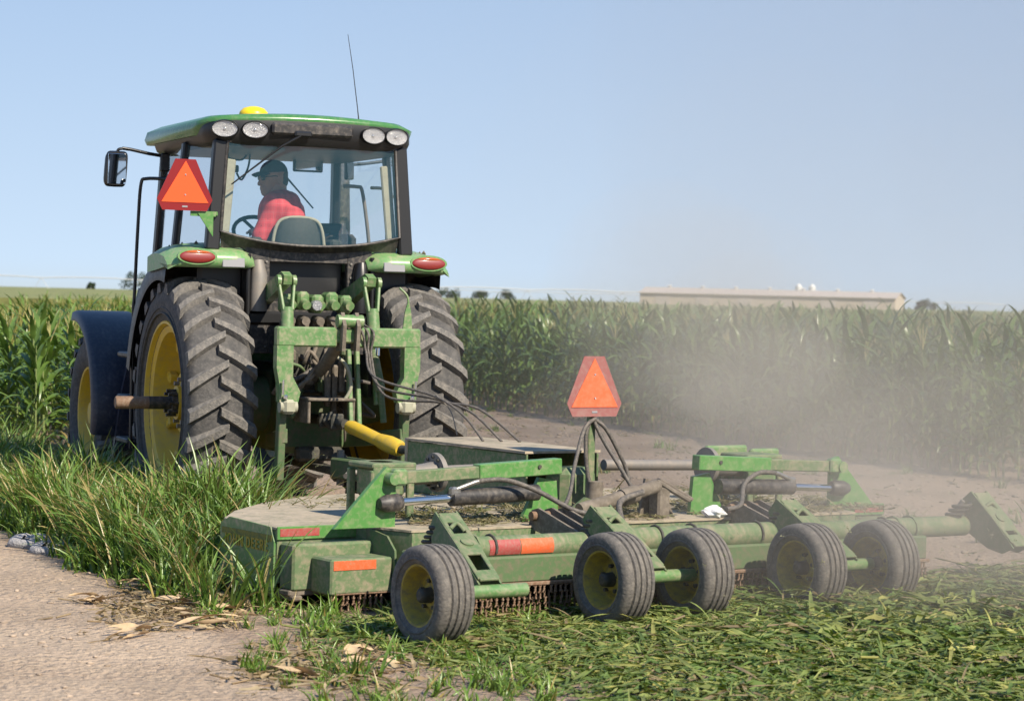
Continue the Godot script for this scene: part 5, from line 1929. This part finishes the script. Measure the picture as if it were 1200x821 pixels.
func make_corn() -> void:
	var protos := []
	var joined := []
	var leaf_mats := [mats.leaf_a, mats.leaf_b, mats.leaf_c, mats.leaf_a, mats.leaf_b, mats.leaf_c]
	var holder := Node3D.new()
	for v in 6:
		var pr := Node3D.new()
		var js := mk()
		var h := rng.randf_range(1.12, 1.26)
		var st := mk()
		var bend := V(rng.randf_range(-0.05, 0.05), h, rng.randf_range(-0.05, 0.05))
		var pts := [V(0, -0.03, 0), bend * 0.5 + V(rng.randf_range(-0.01, 0.01), 0, 0), bend]
		tube(st, pts, [0.013, 0.011, 0.006], 6)
		obj("stalk", st, mats.stalk, pr)
		js.set_color(Color(0.15, 0.19, 0.06))
		tube(js, pts, [0.013, 0.011, 0.006], 5)
		var n := rng.randi_range(14, 16)
		var az := rng.randf() * TAU
		for i in n:
			var t := (i + 0.6) / n
			az += PI + rng.randf_range(-0.5, 0.5)
			var xf := Transform3D(Basis(Vector3.UP, az), bend * lerpf(0.04, 1.0, t))
			var length := rng.randf_range(0.4, 0.62) * (0.75 + 0.5 * sin(PI * clampf(t + 0.1, 0, 1)))
			var elev := lerpf(0.65, 1.3, t) + rng.randf_range(-0.15, 0.15)
			var droop := lerpf(2.6, 0.75, t * t) * rng.randf_range(0.55, 1.25)
			var tw := rng.randf_range(-0.9, 0.9)
			var wd := rng.randf_range(0.058, 0.082)
			st = mk()
			leaf(st, Transform3D.IDENTITY, length, wd, elev, droop, tw, Color.WHITE, 8, 0.22, 0.12)
			var dry := i < 2
			var o := obj("leaf", st, mats.leaf_dry if dry and v % 2 == 0 else leaf_mats[v], pr)
			o.transform = xf
			var base := Color(0.135, 0.22, 0.047)
			leaf(js, xf, length, wd, elev, droop, tw, Color(0.28, 0.22, 0.08) if dry and v % 2 == 0 else base * rng.randf_range(0.85, 1.15), 7, 0.22, 0.12)
		# upright spikes at the top
		st = mk()
		var spikes := rng.randi_range(4, 7)
		for i in spikes:
			var a := rng.randf() * TAU
			var tilt := 0.0 if i == 0 else rng.randf_range(0.15, 0.5)
			var tip := bend + V(cos(a) * sin(tilt), cos(tilt), sin(a) * sin(tilt)) * rng.randf_range(0.16, 0.26)
			tube(st, [bend - V(0, 0.03, 0), bend.lerp(tip, 0.5), tip], [0.004, 0.0065, 0.003], 4)
			js.set_color(Color(0.38, 0.35, 0.14))
			tube(js, [bend - V(0, 0.03, 0), bend.lerp(tip, 0.5), tip], [0.004, 0.0065, 0.003], 4)
		if v < 3:
			obj("tassel", st, mats.tassel, pr)
		protos.append(pr)
		js.generate_normals()
		joined.append(js.commit())
	var lists := [[], [], [], [], [], []]
	var tints := [[], [], [], [], [], []]
	var single_right := 0
	var single_left := 0
	# the field on the right: rows start beyond the strip of bare soil
	for r in 34:
		var s := 17.5 + rng.randf() * 0.2
		while s < 48.0 + r * 0.5:
			var p := row_at(13.75 + r * 0.76 + rng.randfn() * 0.04, s)
			s += rng.randf_range(0.14, 0.22)
			var a := across(p)
			if a < -0.06 or a > 0.54:
				continue
			if r > 8 and rng.randf() < 0.4:
				continue
			p.y = height_at(p.x, p.z)
			var k := rng.randf_range(0.88, 1.16) * (1.0 + 0.09 * patch.get_noise_2d(p.x * 0.5, p.z * 0.5))
			var v := rng.randi_range(0, 5) if rng.randf() < 0.14 else rng.randi_range(3, 5)
			if r < 3 and single_right < 250:
				single_right += 1
				var o: Node3D = protos[v].duplicate()
				add_named("corn_plant", o)
				o.transform = spin(p, k, 0.05)
				tag(o, "green corn plant in the first rows beside the bare soil strip", "corn plant", "corn plants along the bare soil strip")
			else:
				lists[v].append(spin(p, k, 0.06))
				tints[v].append(Color.WHITE * rng.randf_range(0.8, 1.15))
	# the block that still stands ahead of the tractor
	for r in 46:
		var w := -6.0 + r * 0.76
		var s := 23.2 + rng.randf() * 0.5
		while s < 74.0:
			var p := row_at(w + rng.randfn() * 0.04, s)
			s += rng.randf_range(0.15, 0.24) * (1.0 if s < 40.0 else 1.8)
			var a := across(p)
			if a < -0.56 or a > -0.3 or (w > 6.5 and w < 13.5):
				continue
			p.y = height_at(p.x, p.z)
			var v := rng.randi_range(0, 2) if rng.randf() < 0.45 else rng.randi_range(3, 5)
			var k := rng.randf_range(0.85, 1.06)
			if s < 25.2 and single_left < 50:
				single_left += 1
				var o: Node3D = protos[v].duplicate()
				add_named("corn_plant", o)
				o.transform = spin(p, k, 0.05)
				tag(o, "corn plant at the end of the rows ahead of the tractor's front wheel", "corn plant", "corn plants ahead of the tractor")
			else:
				lists[v].append(spin(p, k, 0.06))
				tints[v].append(Color(1.1, 1.1, 0.95) * rng.randf_range(0.85, 1.2))
	var field := thing("corn_field", "dense green corn standing behind the first rows", "corn")
	field.set_meta("kind", "stuff")
	for v in 6:
		multi("corn_mass", joined[v], mats.leaf_tint, lists[v], tints[v], field)
	for pr in protos:
		pr.free()
	holder.free()

func local_of(p: Vector3, at: Vector3, turn: float) -> Vector3:
	return Basis(Vector3.UP, deg_to_rad(-turn)) * (p - at)

func make_grass() -> void:
	# clumps of blades of three sizes
	var meshes := []
	for v in 5:
		var st := mk()
		var tall := v < 3
		for i in (26 if tall else 22):
			var a := rng.randf() * TAU
			var r := rng.randf() * (0.07 if tall else 0.09)
			var xf := Transform3D(Basis(Vector3.UP, rng.randf() * TAU), V(cos(a) * r, -0.02, sin(a) * r))
			var l := rng.randf_range(0.4, 1.0) * (0.62 if tall else 0.26)
			var c := Color(0.105, 0.215, 0.037).lerp(Color(0.2, 0.3, 0.08), rng.randf())
			if rng.randf() < 0.1:
				c = Color(0.38, 0.3, 0.14)
			leaf(st, xf, l, rng.randf_range(0.012, 0.025), rng.randf_range(1.05, 1.5), rng.randf_range(0.2, 1.8), rng.randf_range(-1.0, 1.0), c, 6, 0.3)
		st.generate_normals()
		meshes.append(st.commit())
	var lists := [[], [], [], [], []]
	var tints := [[], [], [], [], []]
	var tries := 0
	while tries < 9000:
		tries += 1
		var z := -rng.randf_range(9.6, 26.0)
		var x := rng.randf_range(-0.24, 0.0) * -z
		var p := V(x, 0, z)
		var d := -on_path(x, z) + patch.get_noise_2d(x * 1.4, z * 1.4) * 0.3
		var lt := local_of(p, TRACTOR_AT, ROW_TURN)
		var lm := local_of(p, MOWER_AT, MOWER_TURN)
		if d < 0.0 or lt.x > (-1.02 if lt.z < 0.95 else -0.8):
			continue
		if lm.x > -2.3 and lm.z > -2.05 - (lm.x + 2.2) * 0.75:
			continue
		if lm.z > -1.0 and rng.randf() < 0.55 + 0.4 * smoothstep(-1.0, -0.4, lm.z):
			continue
		if lm.x > -3.1 and lm.z > -1.9 and lm.z < -0.9 and rng.randf() < 0.72:
			continue
		if lt.z < -7.0 and rng.randf() < 0.5:
			continue
		p.y = height_at(x, z)
		var tallness := smoothstep(0.05, 0.75, d) * (1.0 if z > -16.5 else 0.85) * (0.9 + 0.5 * patch.get_noise_2d(x * 0.7 + 5.0, z * 0.7)) * (1.0 - 0.85 * smoothstep(-1.6, -0.7, lm.z))
		tallness *= 0.75 + 0.25 * smoothstep(-0.47, -0.4, across(p))
		if z > -10.9:
			tallness *= 0.2
		var n := patch.get_noise_2d(x * 0.8 + 9.0, z * 0.8)
		if tallness > 0.35 and rng.randf() < tallness:
			var v := rng.randi_range(0, 2)
			lists[v].append(spin(p, (0.68 + 0.45 * tallness) * rng.randf_range(0.75, 1.2) * (1.0 + n * 0.35), 0.12))
			tints[v].append(Color(1, 1, 1).lerp(Color(1.12, 1.12, 0.95), rng.randf()) * rng.randf_range(0.7, 1.2))
		elif rng.randf() < (0.6 if lm.z < -1.0 else 0.16):
			var v := rng.randi_range(3, 4)
			lists[v].append(spin(p, rng.randf_range(0.5, 1.1), 0.2))
			tints[v].append(Color(1.15, 1.1, 0.9) * rng.randf_range(0.8, 1.2))
	# thin tufts on the soil strip, at the foot of the corn and between cut stems
	for i in 520:
		var s := rng.randf_range(10.0, 42.0)
		var w := rng.randf_range(8.0, 13.6)
		var p := row_at(w, s)
		if absf(across(p)) > 0.55 or patch.get_noise_2d(p.x * 0.5, p.z * 0.5) < 0.12:
			continue
		p.y = height_at(p.x, p.z)
		var v := rng.randi_range(3, 4)
		lists[v].append(spin(p, rng.randf_range(0.35, 0.85), 0.3))
		tints[v].append(Color(1.0, 1.0, 0.9) * rng.randf_range(0.75, 1.1))
	for i in 150:
		var z := -rng.randf_range(9.6, 13.0)
		var x := rng.randf_range(-0.11, 0.02) * -z
		if on_path(x, z) > 0.25:
			continue
		var v := rng.randi_range(3, 4)
		lists[v].append(spin(V(x, height_at(x, z), z), rng.randf_range(0.3, 0.7), 0.4))
		tints[v].append(Color(1.2, 1.15, 0.9) * rng.randf_range(0.8, 1.15))
	var g := thing("tall_grass", "tall green grass growing between the earth track and the tractor", "grass")
	g.set_meta("kind", "stuff")
	for v in 5:
		multi("grass_mass", meshes[v], mats.leaf_tint, lists[v], tints[v], g)
	weed(V(2.23, 0, -31.6), 0.62)

func weed(at: Vector3, h: float) -> void:
	var t := thing("weed", "leafy pale green weed at the foot of the dusty corn", "weed", V(at.x, height_at(at.x, at.z), at.z))
	var st := mk()
	tube(st, [V(0, -0.02, 0), V(0.02, h * 0.5, 0), V(0, h, 0.01)], [0.012, 0.009, 0.004], 6)
	obj("stem", st, mats.stalk, t)
	for i in 34:
		var f := i / 33.0
		st = mk()
		leaf(st, Transform3D.IDENTITY, rng.randf_range(0.11, 0.2) * (1.25 - 0.6 * f), rng.randf_range(0.05, 0.08), 0.75, 1.1, 0.2, Color.WHITE, 5, 0.15)
		var o := obj("leaf", st, mats.leaf_b, t)
		o.transform = Transform3D(Basis(Vector3.UP, i * 2.4), V(0.01, h * (0.12 + 0.86 * f), 0))

func make_litter() -> void:
	# chopped leaves and stems behind the mower
	var meshes := []
	for v in 4:
		var st := mk()
		if v < 3:
			for i in 5:
				var xf := Transform3D(Basis(Vector3.UP, rng.randf() * TAU), V(rng.randf_range(-0.08, 0.08), 0.004 + 0.012 * i, rng.randf_range(-0.08, 0.08)))
				var shade := Color.WHITE * rng.randf_range(0.7, 1.3)
				if v == 0:
					if i % 2 == 0:
						leaf(st, xf, rng.randf_range(0.1, 0.24), rng.randf_range(0.035, 0.07), rng.randf_range(-0.1, 0.3), rng.randf_range(-0.1, 0.7), rng.randf_range(-1.2, 1.2), shade, 7, 0.2, 0.5, true)
					else:
						leaf(st, xf, rng.randf_range(0.28, 0.5), rng.randf_range(0.022, 0.042), rng.randf_range(-0.05, 0.25), rng.randf_range(0.0, 0.45), rng.randf_range(-1.8, 1.8), shade * 1.15, 8, 0.25, 0.4)
				elif v == 1:
					leaf(st, xf, rng.randf_range(0.05, 0.18), rng.randf_range(0.014, 0.05), rng.randf_range(-0.1, 0.4), rng.randf_range(-0.4, 0.9), rng.randf_range(-1.4, 1.4), shade, 5, 0.2, 0.4, true)
				else:
					leaf(st, xf, rng.randf_range(0.12, 0.3), rng.randf_range(0.006, 0.018), rng.randf_range(-0.05, 0.5), rng.randf_range(0.0, 1.3), rng.randf_range(-2.5, 2.5), shade, 6, 0.3, 0.4)
		else:
			for i in 2:
				var a := V(rng.randf_range(-0.05, 0.05), 0.012 + i * 0.012, rng.randf_range(-0.05, 0.05))
				var d := V(rng.randfn(), rng.randf_range(0.0, 0.25), rng.randfn()).normalized()
				st.set_color(Color(1.5, 1.45, 1.4))
				tube(st, [a, a + d * rng.randf_range(0.07, 0.2)], 0.008, 5)
		st.generate_normals()
		meshes.append(st.commit())
	var lists := [[], [], [], []]
	var tints := [[], [], [], []]
	var dl := [[], [], [], []]
	var dt := [[], [], [], []]
	for i in 19000:
		var z := -rng.randf_range(9.3, 15.5)
		var x := rng.randf_range(-0.13, 0.25) * -z
		var lm := local_of(V(x, 0, z), MOWER_AT, MOWER_TURN)
		var dense := 0.0
		if lm.z > -0.6:
			dense = smoothstep(-2.7, -1.7, lm.x) * (0.8 if z > -10.6 else 1.0)
			if lm.x < -1.6 and z > -10.9:
				dense *= 0.75
		if on_path(x, z) > 0.2:
			dense *= 0.1
		dense *= 0.55 + 0.9 * smoothstep(-0.45, 0.35, patch.get_noise_2d(x, z))
		if rng.randf() > dense:
			continue
		var v := rng.randi_range(0, 2) if rng.randf() < 0.8 else 3
		var big := smoothstep(-1.8, 0.2, lm.x)
		var lift := rng.randf() * rng.randf() * 0.11 * big
		lists[v].append(spin(V(x, height_at(x, z) + lift, z), rng.randf_range(0.45, 0.85) + 0.6 * big * rng.randf() * rng.randf(), 0.14))
		var c := Color(0.115, 0.19, 0.04).lerp(Color(0.33, 0.36, 0.11), pow(rng.randf(), 1.5))
		if rng.randf() < 0.1:
			c = Color(0.42, 0.4, 0.12)
		elif rng.randf() < 0.1:
			c = Color(0.33, 0.25, 0.14)
		tints[v].append(c * rng.randf_range(0.75, 1.2))
	# a thinner scatter on the soil round the mower and along the strip
	for i in 5200:
		var s := rng.randf_range(7.0, 36.0)
		var w := rng.randf_range(4.2, 13.8)
		var p := row_at(w, s)
		if absf(across(p)) > 0.55 or p.z > -9.0:
			continue
		var lm := local_of(p, MOWER_AT, MOWER_TURN)
		if absf(lm.x) < 2.3 and lm.z > -3.2:
			continue
		var keep := smoothstep(-0.1, 0.45, patch.get_noise_2d(p.x * 0.7, p.z * 0.7)) * (1.0 if absf(lm.x) < 2.6 else 0.5)
		if rng.randf() > keep + 0.05:
			continue
		var v := rng.randi_range(0, 3)
		lists[v].append(spin(V(p.x, height_at(p.x, p.z), p.z), rng.randf_range(0.3, 0.75), 0.3))
		var c := Color(0.13, 0.17, 0.05).lerp(Color(0.34, 0.27, 0.16), rng.randf())
		tints[v].append(c)
	# dry straw by the track
	for i in 420:
		var c0 := ground_under(215, 712) if i % 3 < 2 else ground_under(395, 785)
		var p := c0 + V(rng.randfn() * 0.22, 0, rng.randfn() * 0.42)
		p.y = height_at(p.x, p.z)
		var v := rng.randi_range(0, 3)
		lists[v].append(spin(p, rng.randf_range(0.3, 0.8), 0.15))
		tints[v].append(Color(0.3, 0.2, 0.11).lerp(Color(0.5, 0.39, 0.25), rng.randf()))
	var g := thing("leaf_litter", "chopped green corn leaves and stems strewn behind the mower", "leaf litter")
	g.set_meta("kind", "stuff")
	for v in 4:
		multi("litter_mass", meshes[v], mats.litter, lists[v], tints[v], g)
	# clippings caught on the deck
	var b := Basis(Vector3.UP, deg_to_rad(MOWER_TURN))
	for i in 2400:
		var x := rng.randf_range(-1.5, 2.0)
		var z := rng.randf_range(-1.75, -0.92)
		if rng.randf() < 0.25:
			z = rng.randf_range(-2.6, -1.2)
		var n := patch.get_noise_2d(x * 2.0, z * 2.0 + 31.0)
		if n < -0.12 + 0.25 * float(x < -1.3):
			continue
		var v := rng.randi_range(0, 3)
		dl[v].append(spin(MOWER_AT + b * V(x, 0.437 + rng.randf() * 0.012, z), rng.randf_range(0.2, 0.42), 0.3))
		dt[v].append(Color(0.15, 0.17, 0.06).lerp(Color(0.38, 0.3, 0.19), rng.randf()) * rng.randf_range(0.8, 1.15))
	var dg := thing("deck_clippings", "dry shredded clippings lying on the mower deck", "clippings")
	dg.set_meta("kind", "stuff")
	for v in 4:
		multi("clipping_mass", meshes[v], mats.litter, dl[v], dt[v], dg)
	# bits of chaff thrown up in front of the deck and behind the wheels
	var fl := []
	var ft := []
	for i in 150:
		var lp := V(rng.randf_range(-2.3, -0.2), 0.1 + rng.randf() * rng.randf() * 0.8, rng.randf_range(-4.0, -2.6)) if i < 80 else V(rng.randf_range(-1.0, 2.2), 0.1 + rng.randf() * rng.randf() * 0.7, rng.randf_range(-0.6, 0.7))
		fl.append(spin(MOWER_AT + b * lp, rng.randf_range(0.06, 0.2), 1.5))
		ft.append(Color(0.5, 0.45, 0.3).lerp(Color(0.2, 0.28, 0.08), rng.randf()))
	var fc := multi("flying_chaff", meshes[1], mats.litter, fl, ft, self)
	tag(fc, "bits of chaff thrown into the air round the mower", "chaff", "", "stuff")
	# clods and pebbles
	var cl := []
	var ct := []
	var st := mk()
	var rings := []
	for j in 4:
		var ring := []
		for k in 6:
			var r: float = [0.5, 1.0, 0.85, 0.3][j] * (1.0 + 0.28 * sin(k * 2.7 + j * 1.3))
			ring.append(V(cos(TAU * k / 6.0) * r, [-0.4, 0.0, 0.45, 0.75][j], sin(TAU * k / 6.0) * r))
		rings.append(ring)
	loft(st, rings, 1)
	st.generate_normals()
	for i in 7000:
		var z := -rng.randf_range(9.4, 34.0)
		var x := rng.randf_range(-0.22, 0.22) * -z
		var on := on_path(x, z) > 0.0
		var lt := local_of(V(x, 0, z), TRACTOR_AT, ROW_TURN)
		if not on and lt.x < 1.2:
			continue
		if on and rng.randf() < 0.35:
			continue
		var k := 0.006 + 0.02 * pow(rng.randf(), 3.0) * (0.7 if on else 1.5)
		cl.append(Transform3D((Basis(Vector3.UP, rng.randf() * TAU)).scaled(V(k, k * rng.randf_range(0.5, 0.9), k)), V(x, height_at(x, z), z)))
		ct.append((Color(0.33, 0.255, 0.19) if on else Color(0.2, 0.155, 0.115)) * rng.randf_range(0.75, 1.2))
	var cm := plain(Color.WHITE, 0.95)
	cm.vertex_color_use_as_albedo = true
	var c := multi("soil_clods", st.commit(), cm, cl, ct, self)
	tag(c, "small clods of earth and pebbles on the bare soil", "clods", "", "stuff")
	# dry husks by the track, and two grey stones
	var spots := [[182, 692, 0.34], [205, 703, 0.3], [228, 716, 0.32], [165, 712, 0.22], [250, 722, 0.26], [208, 738, 0.36], [178, 745, 0.3], [236, 733, 0.24], [392, 782, 0.32], [372, 798, 0.34], [408, 770, 0.22], [118, 706, 0.2], [262, 706, 0.22]]
	for q in spots:
		var p := ground_under(q[0], q[1])
		var hs := mk()
		for k in 3:
			leaf(hs, Transform3D(Basis(Vector3.UP, rng.randf_range(-0.5, 0.5)), V(rng.randf_range(-0.03, 0.03), 0.01 + 0.015 * k, rng.randf_range(-0.03, 0.03))), q[2] * rng.randf_range(0.7, 1.1), rng.randf_range(0.035, 0.06), rng.randf_range(0.02, 0.3), rng.randf_range(0.1, 0.6), rng.randf_range(-1.6, 1.6), Color.WHITE, 9, 0.5, 0.5)
		var o := obj("dry_husk", hs, mats.husk)
		o.position = p
		o.rotation.y = rng.randf_range(-0.6, 0.9) + (PI if rng.randf() < 0.5 else 0.0)
		tag(o, "dry tan corn husk lying at the edge of the earth track", "husk", "dry husks beside the track")
	for q in [[36, 641, 0.12, "flat grey stone at the track edge, the farther of two"], [62, 646, 0.13, "flat pale grey stone at the track edge, beside the taller grass"]]:
		var p := ground_under(q[0], q[1])
		var ss := mk()
		var rr := []
		for j in 5:
			var ring := []
			for k in 12:
				var r: float = q[2] * [0.8, 1.0, 0.92, 0.7, 0.25][j] * (1.0 + 0.14 * sin(k * 1.9 + q[0]) + 0.07 * sin(k * 4.3 + j))
				ring.append(V(cos(TAU * k / 12.0) * r * 1.25, [-0.02, 0.015, 0.045, 0.065, 0.075][j] * (1.0 + 0.2 * sin(k * 1.3)), sin(TAU * k / 12.0) * r))
			rr.append(ring)
		loft(ss, rr, 1)
		var o := obj("stone", ss, mats.stone)
		o.position = p
		tag(o, q[3], "stone")

# the ground point that a pixel of the photograph looks at
func ground_under(px: float, py: float) -> Vector3:
	var b := Basis(Vector3.RIGHT, -atan(60.5 / 2800.0)) * Basis(Vector3.BACK, atan(0.025))
	var d := b * V((px - 600.0) / 2800.0, (410.5 - py) / 2800.0, -1.0)
	var p := V(0, 1.68, 0) + d * (1.68 / -d.y)
	p.y = height_at(p.x, p.z)
	return p

# ---------------------------------------------------------------- dust
func make_dust() -> void:
	var t := thing("dust_cloud", "brown dust hanging in the air behind and right of the mower", "dust")
	t.set_meta("kind", "stuff")
	# each puff thins out from its middle: nested ellipsoids of the same dust
	var puffs := [
		[V(3.4, 0.6, -14.0), V(5.4, 2.6, 4.0), 0.14, 0.0],
		[V(2.0, 0.3, -12.9), V(3.8, 1.4, 2.6), 0.08, 0.0],
		[V(3.0, 0.5, -12.6), V(4.4, 2.0, 3.2), 0.1, 0.0],
		[V(3.4, 1.0, -17.5), V(7.0, 4.2, 5.5), 0.034, 0.0],
		[V(2.1, 1.7, -21.5), V(5.4, 6.6, 6.0), 0.036, 0.2],
		[V(5.0, 2.6, -22.5), V(12.0, 10.0, 9.0), 0.018, 0.4],
		[V(6.6, 5.0, -26.0), V(18.0, 21.0, 13.0), 0.036, 1.0],
	]
	for q in puffs:
		for k in 3:
			puff(t, q[0] + V(0.1, -0.08, 0.05) * k * q[1].y * 0.3, q[1] * [1.0, 0.72, 0.44][k], q[2] * [0.25, 0.35, 0.4][k], q[3])
	# denser billows near the wheels and along the drift
	var own := RandomNumberGenerator.new()
	own.seed = 21
	for k in 16:
		var f := own.randf()
		var c := V(lerpf(2.6, 2.0, f) + own.randfn() * 0.9, lerpf(0.25, 1.5, f) + own.randf() * 0.35, lerpf(-13.0, -20.5, f) + own.randfn() * 0.5)
		var r := lerpf(0.7, 1.7, f) * own.randf_range(0.6, 1.3)
		puff(t, c, V(r * own.randf_range(1.0, 1.7), r * own.randf_range(0.7, 1.1), r), own.randf_range(0.06, 0.2) / (0.6 + r), 0.0)

func puff(parent: Node3D, at: Vector3, size: Vector3, density: float, grey: float) -> void:
	var f := FogVolume.new()
	f.shape = RenderingServer.FOG_VOLUME_SHAPE_ELLIPSOID
	f.size = size
	var m := FogMaterial.new()
	m.albedo = lin(0.88, 0.79, 0.67).lerp(lin(0.62, 0.57, 0.54), grey)
	m.density = density
	f.material = m
	add_named("dust_puff", f, parent)
	f.position = at
